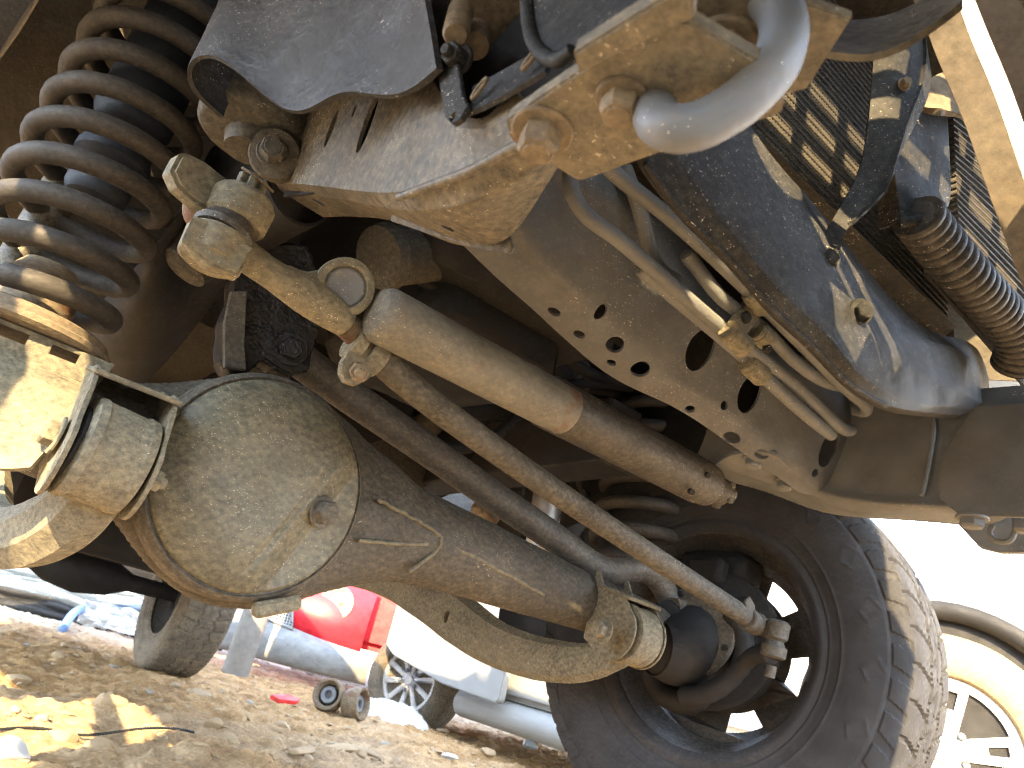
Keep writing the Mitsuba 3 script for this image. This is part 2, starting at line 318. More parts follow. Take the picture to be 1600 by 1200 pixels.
radius_arm([(0.44,-0.1387,0.4852),(0.44,-0.0634,0.4566),(0.45,0.0737,0.4421),(0.46,0.2428,0.4539),(0.46,0.402,0.4918),(0.46,0.6425,0.5491),(0.46,0.9326,0.5698),(0.46,1.584,0.553)], [.026, .033, .040, .047, .058, .058, .044, .036], ER, (1, .05, 0), .050, .062, 'right radius arm under the axle, lit by a patch of sun', (0.3489,-0.165,0.5005), ER + (.043, 0, 0), .5, [((0.46,0.4075,0.4869), (1, 0, 0), .014, .009, (0, -.3, 1))])
def bracket(x0, x1, e, er, lift):
    """Two cheeks welded to the axle, joined over the bushing by a folded strap that leaves a window above the eye."""
    top = e[2] + er + lift; fy = e[1] - .012
    for x in (x0, x1):
        a = np.linspace(np.pi * .95, np.pi * 1.62, 10)
        o = [(x, AXY - .035, AXZ + .07), (x, fy + .05, top - .004), (x, fy + .022, top), (x, fy + .004, top - .006), (x, fy - .016, top - .03), (x, fy - .03, e[2] + er * .45)] + [(x, e[1] + .004 + er * np.cos(t), e[2] + er * np.sin(t)) for t in a] + [(x, AXY - .035, AXZ - .062)]
        add(AX + '__arm_bracket', slab(o, .005, (), .0008, .004, away=(x + 1, 0, .5)), 'cast_tan', 30)
    add(AX + '__bracket_strap', box(((x0 + x1) / 2 + .0025, (fy - .004 + AXY - .05) / 2, top - .003), (x1 - x0 + .010, AXY - .05 - fy + .02, .0065), trimesh.transformations.rotation_matrix(.22, (1, 0, 0))[:3, :3], .002), 'cast_tan', 30)
bracket(EL[0] - .047, EL[0] + .042, EL, .060, .034); bracket(ER[0] - .043, ER[0] + .036, ER, .052, .016)

# coil spring on its perch, bump stop and damper inside it
S0 = A((-0.5777,0,0.9056)); sx, sy = S0[0], S0[1]
def spring(x, y, z0, z1, R, r, pitch, ph):
    n = int((z1 - z0) / pitch * 44); t = np.linspace(0, 1, n); a = ph + t * (z1 - z0) / pitch * 2 * np.pi
    return tube(np.c_[x + R * np.cos(a), y + R * np.sin(a), z0 + (z1 - z0) * t], r, 14, smooth=False)
PZ = .655
SP = vp('coil_spring', rough(spring(sx, sy, PZ + .02, 1.16, .0885, .0140, .0560, 4.2), .0009, 40, 5), 'spring_steel', 60, 'rusty coil spring round the blue bump stop')
BS = vp('bump_stop', lathe((sx + .006, sy, 1.25), (sx + .006, sy, 0), [(0, .052), (.28, .052), (.292, .046), (.30, .044), (.33, .044), (.34, .048), (.352, .048), (.362, .040), (.372, .036), (.385, .040), (.40, .040), (.412, .034), (.42, .02)], 48), 'blue_rubber', 30, 'blue black rubber bump stop')
vp('shock_absorber', lathe((sx - .04, sy + .09, .58), (sx - .02, sy + .10, 1.2), [(0, .024), (.02, .026), (.34, .026), (.345, .02), (.36, .012), (.6, .012)], 32), 'rail_paint', 30, 'grey tube of the shock absorber')
PS = vp('spring_perch', cat(lathe((sx, sy, PZ - .028), (sx, sy, 1), [(0, .107), (.004, .112), (.010, .112), (.014, .103), (.022, .102), (.026, .096), (.03, .05)], 56), lathe((sx, sy, PZ), (sx, sy, 1), [(0, .05), (.05, .045), (.075, .03)], 36)), 'rusty_steel', 30, 'round spring seat with dusty rim')
seat_z = PZ - .03
add(PS + '__perch_bracket', slab([(sx - .115, sy - .085, seat_z), (sx + .10, sy - .085, seat_z), (sx + .085, sy - .085, .59), (sx - .115, sy - .085, .585)], .006, [[(sx + .035 - .0, sy, .62), (sx + .065, sy, .62), (sx + .065, sy, .608), (sx + .035, sy, .608)], [(sx - .03, sy, .62), (sx + .01, sy, .62), (sx + .01, sy, .607), (sx - .03, sy, .607)]], away=(sx, 1, .6)), 'cast_tan', 30)
add(PS + '__perch_gusset', slab([(sx + .098, sy - .088, seat_z), (sx + .098, sy + .06, seat_z), (sx + .088, sy + .05, .585), (sx + .084, sy - .09, .575)], .006, away=(9, 0, .6)), 'cast_tan', 30)

# drag link with its ball joint, thread and clamp
k0 = (-0.4474,-0.33,0.7297); dl1 = (0.6646,-0.255,0.5842); th0, th1 = (-0.3121,-0.325,0.7123), (-0.2731,-0.322,0.7015)
DL = vp('drag_link', tube([th1, (-0.2209,-0.32,0.6843), (0.1208,-0.29,0.6388), dl1], [.0172, .0175, .0175, .0172], 24), 'cast_dusty', 60, 'long thin steering rod ending at the right wheel')
add(DL + '__tie_rod_end', rough(tube([(-0.4529,-0.33,0.7312),(-0.429,-0.33,0.7247),(-0.4017,-0.33,0.721),(-0.3621,-0.33,0.7177),(-0.3284,-0.33,0.7135),(-0.3058,-0.33,0.7085)], [.017, .0165, .0165, .021, .0195, .015], 22), .0009, 26, 6), 'cast_tan', 60)
thr = [(i * .0018 + j * .0009, .0145 + .0011 * j) for i in range(26) for j in (0, 1)]
add(DL + '__thread', lathe(th0, th1, thr, 28), 'rusty_steel', 20)
c0, c1 = A((-0.295,-0.322,0.6975)), A((-0.2448,-0.321,0.6858)); cd = unit(c1 - c0)
add(DL + '__clamp', cat(lathe(c0, c1, [(0, .019), (.002, .0215), (.013, .0215), (.015, .019)], 36), lathe(c0 + cd * .022, c1 + cd, [(0, .019), (.002, .0215), (.02, .0215), (.022, .019)], 36)), 'cast_tan', 30)
lug = slab([(-0.2977,-0.335,0.6808),(-0.3006,-0.335,0.6659),(-0.2979,-0.335,0.6538),(-0.2895,-0.335,0.6466),(-0.2759,-0.335,0.6479),(-0.2661,-0.335,0.6585),(-0.2582,-0.335,0.675),(-0.2447,-0.335,0.6918),(-0.26,-0.335,0.7052)], .012, (), .001, .002, away=(0, 0, .7)); add(DL + '__clamp', lug, 'cast_tan', 30)
add(DL + '__clamp_bolt', hexbolt((-0.2804,-0.337,0.6622), (-.25, -.9, -.35), .0115, .010, 1.0, .001, .2, .008), 'rusty_steel', 30)
# its ball joint for the damper
bj = A((-0.3305,-0.345,0.7429)); bx = unit((-.22, -.92, -.28))
JH = add(DL + '__joint_housing', rough(cat(lathe(bj - bx * .050, bj, [(0, .026), (.012, .033), (.042, .0335), (.052, .0325), (.054, .030), (.0545, .024), (.048, .023), (.048, .0)], 56), tube([bj - bx * .032, A((-0.3503,-0.332,0.7373)) - bx * .012, A((-0.3676,-0.33,0.7284)) - bx * .004, (-0.3965,-0.33,0.7271)], [.022, .0185, .016, .012], 20)), .0008, 40, 1), 'cast_tan', 40)
add(DL + '__joint_cap', lathe(bj - bx * .01, bj + bx, [(0, .0225), (.009, .0225), (.0105, .020), (.0105, .014), (.009, .010), (.0100, .003)], 44), 'bare_steel', 30)
# the steering arm at its left end: flat bar, eye, castle nut above it, drag link eye below
B0 = A((-0.4622,-0.338,0.764)); UPV = unit((.04, .05, 1.0))
PA = vp('pitman_arm', cat(slab([(-0.5362,-0.352,0.76),(-0.5354,-0.352,0.7822),(-0.5287,-0.35,0.7878),(-0.5111,-0.345,0.7912),(-0.4839,-0.34,0.7893),(-0.4673,-0.338,0.7848),(-0.4621,-0.338,0.76),(-0.4769,-0.34,0.7477),(-0.5015,-0.346,0.7454),(-0.5238,-0.35,0.7493)], .024, (), .004, .004, away=(0, .5, .8)),
    lathe(B0 - UPV * .018, B0 + UPV, [(0, .028), (.004, .0325), (.028, .0335), (.034, .030), (.035, .012)], 48)), 'cast_tan', 35, 'flat pale drop arm of the steering box')
add(PA + '__castle_nut', cat(lathe(B0 + UPV * .015, B0 + UPV, [(0, .019), (.003, .020), (.006, .017)], 30), *[box(B0 + UPV * .030 + A((.0125 * math.cos(t), .0125 * math.sin(t), 0)), (.0075, .0085, .022), trimesh.transformations.rotation_matrix(t, (0, 0, 1))[:3, :3], .0012) for t in np.arange(6) * np.pi / 3 + .3], lathe(B0 + UPV * .02, B0 + UPV, [(0, .010), (.018, .010), (.020, .008)], 20)), 'cast_tan', 30)
add(PA + '__cotter_pin', tube([B0 + UPV * .034 + A((.02, -.012, 0)), B0 + UPV * .034 + A((-.004, -.02, .001)), B0 + UPV * .036 + A((-.018, -.012, .004))], .0016, 8), 'rusty_steel', 60)
E1 = B0 - UPV * .052 + A((-.006, -.004, 0))
add(PA + '__dust_boot', lathe(E1 + UPV * .012, B0, [(0, .030), (.006, .032), (.012, .029), (.018, .026), (.024, .024)], 40), 'rod_paint', 40)
add(DL + '__rod_eye', cat(lathe(E1 - UPV * .020, E1 + UPV, [(0, .025), (.004, .0315), (.028, .033), (.033, .0305), (.034, .02)], 48), slab([E1 + A(q) for q in ((-.034, -.022, .010), (-.034, -.022, -.020), (-.004, -.034, -.030), (.024, -.030, -.028), (.028, -.028, .006), (-.01, -.032, .014))], .022, (), .003, .003, away=E1 + A((0, .2, 0)))), 'cast_tan', 35)
add(PA + '__arm_boss', tube([(-0.4944,-0.31,0.7783),(-0.4894,-0.31,0.7532),(-0.4744,-0.31,0.7505)], [.016, .018, .014], 16), 'rusty_steel', 60)

# steering damper
da, db = A((-0.2958,-0.35,0.7321)), A((0.3494,-0.335,0.7448)); dd = unit(db - da); L = np.linalg.norm(db - da)
SD = vp('steering_damper', lathe(da + dd * .275, db, [(0, .030), (.001, .0345), (.004, .0365), (L - .300, .0360), (L - .292, .0335), (L - .280, .0335), (L - .276, .028)], 56), 'rod_paint', 30, 'steering damper, its dark outer tube meeting a scuffed sleeve')
fw = A((-.10, -.55, -.28)); so = unit(fw - dd * (fw @ dd)) * .0085
add(SD + '__dust_shield', lathe(da + so, db + so, [(0, .020), (.003, .028), (.010, .0325), (.016, .0335), (.305, .0335), (.308, .0325), (.308, .029), (.26, .028)], 56), 'steel_grey', 30, 'scuffed bare metal sleeve')
de = A((0.3825,-0.335,0.7497))
for q_ in ((0.2946,-0.372,0.7431), (0.2715,-0.366,0.7089)): add(SD + '__end_hole', lathe(A(q_) + unit(A((-.3, -.8, -.3))) * -.004, A(q_) + unit(A((-.3, -.8, -.3))), [(0, .0045), (.0085, .0045)], 16), 'black_paint', 30)
add(SD + '__stud_bush', rough(cat(lathe(db - dd * .006, de + dd, [(0, .02), (.006, .0235), (.036, .0235), (.040, .018)], 24), lathe(de, de + dd, [(0, .012), (.026, .012)], 20), *[box(db + dd * .034 + A((0, .021 * math.cos(t), .021 * math.sin(t))), (.014, .010, .010), None, .002) for t in np.arange(5) * 1.256]), .001, 40), 'rod_paint', 30)

# panhard rod and its chassis bracket
PR = vp('panhard_rod', rough(tube([(-0.2511,0.05,0.7842),(-0.1519,0.045,0.7603),(0.0212,0.035,0.7254),(0.2391,0.01,0.6753),(0.3658,-0.005,0.6471),(0.4401,-0.015,0.6289),(0.5067,-0.02,0.6348),(0.5728,-0.025,0.6556),(0.6319,-0.03,0.6389),(0.6663,-0.035,0.6021)], [.0295, .029, .0285, .028, .0275, .0265, .0255, .025, .0245, .024], 24), .0006, 30), 'panhard_paint', 60, 'bent panhard rod behind the drag link')
add(PR + '__rod_eye', lathe((0.627,-0.055,0.5792), (0.7564,0.02,0.6217), [(0, .02), (.003, .028), (.06, .028), (.063, .02)], 32), 'dark_gut', 30)
PB = vp('panhard_bracket', rough(slab([(-0.3717,-0.02,0.8379),(-0.3604,-0.02,0.7905),(-0.3608,-0.02,0.7589),(-0.3408,-0.02,0.7023),(-0.3231,-0.015,0.6911),(-0.3036,-0.02,0.6939),(-0.2923,-0.02,0.7299),(-0.2698,-0.02,0.7246),(-0.2431,-0.02,0.7231),(-0.2228,-0.02,0.7408),(-0.2225,-0.02,0.7756),(-0.2245,-0.02,0.8055),(-0.2478,-0.02,0.8842),(-0.2924,-0.02,0.9288),(-0.3624,-0.02,0.8874)], .05, (), .004, .004, away=(0, 1, .8)), .006, 40, 7, .008), 'tar', 60, 'tar black bracket of the panhard rod')
add(PB + '__bracket_flange', slab([(-0.3712,-0.035,0.7966),(-0.3518,-0.035,0.8071),(-0.3268,-0.035,0.7314),(-0.3118,-0.035,0.7),(-0.34,-0.035,0.6911),(-0.3626,-0.035,0.7495)], .012, (), .001, away=(0, 1, .8)), 'cast_dusty', 30)
add(PB + '__bolt', hexbolt((-0.2589,-0.022,0.7601), (-.2, -1, -.1), .017, .012, 1.5, .004), 'tar', 30)

# ---------------------------------------------------------------- chassis
rail_rows = [[(-0.43,-0.7659,0.7198),(-0.43,-0.7861,0.6939),(-0.42,-0.8003,0.6724),(-0.4,-0.787,0.6777),(-0.38,-0.7638,0.6911),(-0.37,-0.7512,0.7097)], [(-0.43,-0.6911,0.7418),(-0.43,-0.7181,0.7088),(-0.42,-0.7316,0.6798),(-0.4,-0.7318,0.672),(-0.345,-0.6903,0.7048),(-0.335,-0.6779,0.7251)],
             [(-0.43,-0.4481,0.9954),(-0.43,-0.5863,0.8142),(-0.415,-0.6123,0.7098),(-0.4,-0.6215,0.698),(-0.335,-0.6089,0.7077),(-0.32,-0.5926,0.7309)], [(-0.43,-0.2155,1.155),(-0.43,-0.4342,0.9071),(-0.41,-0.4179,0.7967),(-0.39,-0.4035,0.7995),(-0.335,-0.408,0.8055),(-0.3,-0.3743,0.8524)], [(-0.43,0.142,1.368),(-0.43,-0.2207,1.017),(-0.41,-0.1989,0.8924),(-0.39,-0.1632,0.9048),(-0.34,-0.2079,0.8789),(-0.3,-0.1564,0.9386)]]
CR = vp('chassis_rail', punch(sheet(rail_rows, .004, 70, 61, kv=1, dent=.003, away=(-.37, -.4, 1.2)),
    ((-0.43,-0.3904,0.8748), (1, 0, .2), .021, .009, (0, -.5, .7)), ((-0.43,-0.5056,0.8233), (1, 0, .2), .029, .013, (0, -.5, .7)), ((-0.43,-0.4577,0.8612), (1, 0, .2), .006, .004, (0, -.5, .7)),
    ((-0.37,-0.2706,0.8581), (0, .3, 1), .009, .006, (1, 0, 0)), ((-0.37,-0.6183,0.7119), (0, .3, 1), .0065, .0045, (1, 0, 0))), 'rail_paint', 40, 'left chassis rail dusted brown, slotted')
add(CR + '__weld_seam', tube(catmull([(-0.418,-0.6237,0.6981),(-0.42,-0.7005,0.6818),(-0.4225,-0.7378,0.6729),(-0.4255,-0.7805,0.6665),(-0.4255,-0.803,0.6631)], 12), .0032, 8, smooth=False), 'rail_paint', 60)
add(CR + '__dark_slot_backing', sheet([[(-.395, -.82, .72), (-.395, -.82, .95)], [(-.395, -.45, .80), (-.395, -.45, 1.05)], [(-.395, -.2, .88), (-.395, -.2, 1.1)]], .003, 8, 4), 'dark_gut', False)  # dark sheet added behind the slots so they look shaded
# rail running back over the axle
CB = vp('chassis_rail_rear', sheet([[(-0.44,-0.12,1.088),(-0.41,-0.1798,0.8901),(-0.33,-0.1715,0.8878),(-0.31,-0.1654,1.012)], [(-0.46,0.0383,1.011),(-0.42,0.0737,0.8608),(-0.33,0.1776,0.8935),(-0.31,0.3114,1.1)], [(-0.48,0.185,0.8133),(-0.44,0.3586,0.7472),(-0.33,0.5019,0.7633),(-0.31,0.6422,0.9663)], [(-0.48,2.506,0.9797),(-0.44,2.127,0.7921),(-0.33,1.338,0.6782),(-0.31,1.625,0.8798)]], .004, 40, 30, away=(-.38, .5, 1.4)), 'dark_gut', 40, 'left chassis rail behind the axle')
add(CB + '__bump_pad', rough(lathe((-0.405,0.03,0.9013), (-0.4317,0.03,0.8187), [(0, .04), (.06, .042), (.085, .036), (.092, .02)], 30), .002, 20), 'cast_dusty', 30)

# front crossmember between the rails, pierced with round holes
cm = [[(-0.2932,-0.45,0.8123),(-0.28,-0.475,0.8164),(-0.2607,-0.49,0.8294),(-0.2525,-0.51,0.8417),(-0.2387,-0.53,0.8887),(-0.237,-0.55,0.9145),(-0.2093,-0.53,0.9705)], [(-0.2133,-0.45,0.7932),(-0.205,-0.478,0.7947),(-0.1918,-0.495,0.802),(-0.1854,-0.51,0.8117),(-0.1779,-0.53,0.8631),(-0.178,-0.55,0.8975),(-0.1458,-0.53,0.9521)], [(-0.1336,-0.445,0.7822),(-0.1248,-0.473,0.7862),(-0.1161,-0.488,0.7954),(-0.1064,-0.5,0.811),(-0.0844,-0.52,0.8709),(-0.0607,-0.535,0.9113),(-0.0068,-0.51,0.9668)],
      [(-0.0076,-0.44,0.7654),(0.0045,-0.465,0.773),(0.0141,-0.48,0.7854),(0.0275,-0.49,0.8059),(0.0501,-0.505,0.8437),(0.0692,-0.515,0.8742),(0.1413,-0.49,0.9271)], [(0.106,-0.45,0.7681),(0.1391,-0.465,0.7773),(0.1542,-0.478,0.7877),(0.1822,-0.485,0.8119),(0.2121,-0.5,0.8499),(0.2451,-0.51,0.883),(0.3197,-0.49,0.9315)],
      [(0.2512,-0.45,0.7644),(0.2908,-0.465,0.7704),(0.3221,-0.475,0.7815),(0.361,-0.485,0.8054),(0.4089,-0.5,0.8464),(0.4502,-0.505,0.8892),(0.5126,-0.49,0.9392)], [(0.421,-0.45,0.7553),(0.4864,-0.465,0.7665),(0.5253,-0.475,0.7771),(0.5853,-0.485,0.8011),(0.6823,-0.5,0.8538),(0.7136,-0.505,0.9116),(0.7685,-0.49,0.9701)]]
cm = [[tuple(q) for q in r] for r in cm]
holes = [((-0.0875,-0.495,0.801), (.2, 1, .35), .010, .007, (.3, 0, 1)), ((0.0865,-0.51,0.8301), (0, 1, .3), .029, .023, (0, 0, 1)), ((0.2109,-0.51,0.8199), (0, 1, .3), .028, .021, (0, 0, 1)), ((0.4172,-0.505,0.8201), (0, 1, .3), .031, .019, (0, 0, 1)),
         ((-0.1316,-0.465,0.7862), (0, .3, 1), .009, .006, (1, 0, 0)), ((-0.0856,-0.46,0.7868), (0, .3, 1), .008, .006, (1, 0, 0)), ((-0.0405,-0.475,0.7894), (0, .4, 1), .013, .010, (1, 0, 0)), ((-0.0225,-0.455,0.7817), (0, .3, 1), .007, .005, (1, 0, 0)),
         ((0.0151,-0.47,0.7797), (0, .3, 1), .014, .011, (1, 0, 0)), ((0.1317,-0.458,0.777), (0, .3, 1), .008, .006, (1, 0, 0)), ((0.174,-0.478,0.7951), (.1, 1, .6), .007, .006, (1, 0, 0)), ((0.2268,-0.458,0.7737), (0, .3, 1), .016, .009, (1, 0, 0)), ((0.2929,-0.46,0.7815), (0, .3, 1), .014, .008, (1, 0, 0)), ((0.4125,-0.475,0.7853), (0, .8, 1), .007, .006, (1, 0, 0))]
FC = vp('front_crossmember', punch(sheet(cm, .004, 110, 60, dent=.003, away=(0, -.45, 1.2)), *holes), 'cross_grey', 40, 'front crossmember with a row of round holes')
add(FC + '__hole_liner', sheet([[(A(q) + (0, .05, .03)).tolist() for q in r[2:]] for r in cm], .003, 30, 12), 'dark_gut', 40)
# gusset plate that joins rail and crossmember
GP = vp('rail_gusset', rough(slab([(-0.335,-0.6095,0.7063),(-0.325,-0.657,0.6911),(-0.325,-0.6435,0.7276),(-0.325,-0.6655,0.7535),(-0.335,-0.6731,0.7592),(-0.345,-0.6742,0.7637),(-0.37,-0.6729,0.7373),(-0.385,-0.6222,0.7254),(-0.395,-0.5806,0.7239),(-0.37,-0.4875,0.7577)], .004, [((-0.365,-0.6081,0.7187), .006)], .0008, .004, away=(-.36, -.5, 1.2)), .0008, 30, 3, .012), 'rail_paint', 40, 'sandy gusset plate under the rail')

# tow hook, its plate and bolts on the rail end
HP = [(-0.4461,-0.8019,0.66),(-0.4471,-0.8267,0.66),(-0.4474,-0.8598,0.66),(-0.4414,-0.9178,0.66),(-0.3908,-0.9333,0.66),(-0.3716,-0.9205,0.66),(-0.3815,-0.8544,0.66),(-0.3874,-0.7997,0.66),(-0.4333,-0.7921,0.66)]
TH = vp('tow_hook', rough(tube([(-0.3663,-0.8614,0.7071),(-0.3824,-0.8621,0.6934),(-0.3997,-0.8692,0.6728),(-0.4102,-0.877,0.6543),(-0.4121,-0.8844,0.6421),(-0.4086,-0.8938,0.6374),(-0.402,-0.9054,0.6413),(-0.3967,-0.9173,0.6506),(-0.3939,-0.9278,0.6636),(-0.3937,-0.9322,0.6816),(-0.3973,-0.928,0.7008),(-0.4022,-0.9155,0.7152),(-0.4044,-0.8992,0.7198),(-0.4029,-0.8814,0.7186)], .0110, 28, 12), .0006, 60, 3), 'bare_steel', 60, 'worn bare steel tow hook')
HPp = add(TH + '__hook_plate', rough(slab(HP, .009, (), .0012, .006, away=(-.36, -.8, 1.2)), .0005, 60, 1, .01), 'plate_steel', 40, 'rust speckled tow hook plate')
add(TH + '__hook_bar', rough(slab([(-0.4596,-0.8692,0.655),(-0.4574,-0.9344,0.655),(-0.4421,-0.9243,0.655),(-0.4487,-0.8626,0.655)], .010, (), .0012, .002, away=(-.36, -.8, 1.2)), .0005, 60), 'plate_steel', 40)
add(TH + '__bolt', hexbolt((-0.431,-0.8158,0.659), (-.06, -.10, -1), .0112, .014, 1.5, .003, .35), 'rusty_steel', 30)
add(TH + '__bolt', hexbolt((-0.4238,-0.8664,0.659), (-.06, -.10, -1), .0098, .010, 1.35, .003, .1), 'rusty_steel', 30)
add(TH + '__bolt', hexbolt((-0.3997,-0.9034,0.69), (-.06, -.10, -1), .0118, .015, 1.4, .003, .55), 'rusty_steel', 30)
RT = vp('rail_tip', cat(slab([(-0.4359,-0.8242,0.7),(-0.4396,-0.9123,0.7),(-0.3713,-0.9505,0.7),(-0.3448,-0.9129,0.7),(-0.361,-0.8384,0.7)], .006, (), .001, away=(0, -.8, 1.5)), sheet([[(-0.3447,-0.9021,0.7803),(-0.3313,-0.8998,0.7549),(-0.3226,-0.9041,0.751),(-0.3043,-0.9184,0.7542),(-0.289,-0.9353,0.7675),(-0.2759,-0.956,0.7928)], [(-0.3144,-0.8767,0.8496),(-0.2993,-0.8741,0.8206),(-0.2861,-0.8833,0.8205),(-0.2709,-0.8961,0.8253),(-0.253,-0.9151,0.8394),(-0.2369,-0.9383,0.8656)]], .004, 20, 30)), 'plate_steel', 40)
# bumper brackets above the rail
BB = vp('bumper_bracket', slab([(-0.445,-0.5788,0.9308),(-0.445,-0.6506,0.8171),(-0.445,-0.7036,0.7319),(-0.445,-0.7205,0.7059),(-0.445,-0.7345,0.6927),(-0.445,-0.7438,0.6921),(-0.445,-0.7473,0.7006),(-0.445,-0.7358,0.7144),(-0.445,-0.7172,0.7463),(-0.445,-0.6753,0.8138),(-0.445,-0.6318,0.8914)], .004, [((-0.445,-0.7321,0.6995), .0035)], .0006, .002, away=(9, 0, .8)), 'black_paint', 30, 'black pressed bumper bracket with slots')
add(BB + '__bracket_foot', sheet([[(-0.435,-0.724,0.7367),(-0.435,-0.7288,0.7207),(-0.44,-0.7379,0.7038)], [(-0.435,-0.7479,0.7322),(-0.435,-0.7554,0.7166),(-0.44,-0.7648,0.6976)], [(-0.435,-0.7874,0.7261),(-0.435,-0.7954,0.7096),(-0.44,-0.8033,0.6934)], [(-0.435,-0.8003,0.725),(-0.435,-0.8093,0.7075),(-0.44,-0.8153,0.6929)]], .003, 30, 10), 'black_paint', 40)
for p in ((-0.438,-0.748,0.7168), (-0.438,-0.7996,0.7103)): add(BB + '__slot_rim', tube(p + 0 * A(p) if False else [A(p) + (-.003, .006 * math.cos(a), .0035 * math.sin(a) - .004 * math.cos(a)) for a in np.linspace(0, 6.29, 16)], .0014, 6, smooth=False, caps=False), 'rusty_steel', 60)
add(BB + '__stud', lathe((-0.452,-0.7105,0.7756), (-0.44,-0.6683,0.8623), [(0, .0075)] + [(.002 + i * .0018 + j * .0009, .0085 + .0008 * j) for i in range(24) for j in (0, 1)], 24), 'rusty_steel', 20)
add(BB + '__nut', hexbolt((-0.44,-0.7043,0.7665), (-.9, -.3, -.3), .0085, .010, 1.3, .003, .3, .004), 'black_paint', 30)
add(BB + '__stud', lathe((-0.43,-0.6962,0.7935), (-0.42,-0.6704,0.8389), [(0, .010), (.01, .0115), (.03, .0115)], 20), 'rusty_steel', 30)
BT = vp('bumper_arm', slab([(-0.44,-0.7579,0.8082),(-0.44,-0.7885,0.7356),(-0.44,-0.8071,0.7093),(-0.44,-0.8285,0.6918),(-0.44,-0.8406,0.6919),(-0.44,-0.8848,0.6896),(-0.44,-0.8758,0.7281)], .005, (), .001, .004, away=(9, 0, .8)), 'black_paint', 30, 'black rounded bumper arm')
add(BT + '__folded_edge', tube(catmull([(-0.441,-0.7608,0.8051),(-0.441,-0.7905,0.735),(-0.441,-0.8094,0.7076),(-0.441,-0.8291,0.6915),(-0.441,-0.8404,0.6911)], 10), .0045, 8, smooth=False), 'black_paint', 60)
vp('bumper_cup', rough(lathe((-0.4,-0.6533,0.9033), (-0.42,-0.6942,0.8295), [(0, .05), (.02, .05), (.035, .04), (.04, .02)], 30), .002, 30), 'rusty_steel', 40)

# right chassis rail and its front end plate
RR = vp('chassis_rail', sheet([[(0.45,-0.757,0.9069),(0.45,-0.7422,0.8719),(0.45,-0.735,0.8007),(0.45,-0.7316,0.7533),(0.45,-0.7281,0.7322),(0.5,-0.6954,0.7352),(0.55,-0.6444,0.7441)], [(0.45,-0.6368,0.9145),(0.45,-0.6337,0.8797),(0.45,-0.6237,0.8075),(0.45,-0.6174,0.756),(0.45,-0.6139,0.7394),(0.5,-0.5779,0.7435),(0.55,-0.5354,0.7534)], [(0.45,-0.5319,0.9402),(0.45,-0.5206,0.8873),(0.45,-0.5164,0.8141),(0.45,-0.5071,0.7686),(0.45,-0.5016,0.7516),(0.5,-0.4586,0.7553),(0.55,-0.4132,0.7664)],
    [(0.45,-0.4165,1.005),(0.45,-0.4006,0.9358),(0.45,-0.3984,0.8549),(0.45,-0.387,0.8052),(0.45,-0.3805,0.7911),(0.5,-0.3355,0.7989),(0.55,-0.285,0.8094)], [(0.45,-0.248,1.09),(0.45,-0.2366,0.9839),(0.45,-0.2307,0.8939),(0.45,-0.2181,0.8447),(0.45,-0.2121,0.8301),(0.5,-0.151,0.839),(0.55,-0.0934,0.8518)]], .004, 60, 40, away=(.5, -.5, 1)), 'frame_grey', 40, 'right chassis rail above the wheel')
add(RR + '__weld_seam', tube(catmull([(0.443,-0.6235,0.883),(0.443,-0.6314,0.8604),(0.443,-0.6303,0.8236),(0.443,-0.6259,0.7859),(0.443,-0.6206,0.7536)], 8), .004, 8, smooth=False), 'frame_grey', 60)
add(RR + '__end_plate', rough(slab([(0.425,-0.6906,0.8733),(0.425,-0.779,0.8695),(0.425,-0.7776,0.7176),(0.425,-0.678,0.7194),(0.425,-0.652,0.7441),(0.425,-0.649,0.7784),(0.425,-0.6592,0.8146)], .006, (), .001, .003, away=(.9, -.7, .8)), .0012, 14, 2, .012), 'frame_grey', 40, 'flat black plate closing the rail end')
add(RR + '__rail_bolt', hexbolt((0.3693,-0.7145,0.7), (0, 0, -1), .014, .010, 1.3, .003), 'frame_grey', 30)
add(RR + '__mount_plate', slab([(0.331,-0.3486,0.772),(0.2952,-0.4073,0.772),(0.2834,-0.4591,0.772),(0.3081,-0.4797,0.772),(0.4339,-0.4534,0.772),(0.4617,-0.4195,0.772),(0.3961,-0.3849,0.772)], .006, (), .001, .002, away=(.4, -.3, 2)), 'frame_grey', 30)
add(RR + '__rail_bolt', hexbolt((0.3092,-0.4402,0.77), (-.1, -.1, -1), .0125, .011, 1.3, .003), 'frame_grey', 30)
add(RR + '__rail_bolt', hexbolt((0.4023,-0.4336,0.768), (-.1, -.1, -1), .0120, .011, 1.3, .003), 'frame_grey', 30)
add(RR + '__end_hook', cat(tube([(0.48,-0.6967,0.7246),(0.48,-0.6939,0.709),(0.48,-0.7141,0.7026),(0.48,-0.7235,0.7265)], .004, 8), box((0.48,-0.7308,0.7291), (.02, .02, .03))), 'frame_grey', 30)
add(RR + '__hanging_plate', slab([(0.54,-0.6185,0.7715),(0.54,-0.6297,0.7428),(0.54,-0.6572,0.7109),(0.54,-0.6813,0.7053),(0.54,-0.7555,0.7079),(0.54,-0.7565,0.7785)], .012, (), .001, .004, away=(2, -.7, .8)), 'frame_grey', 30)

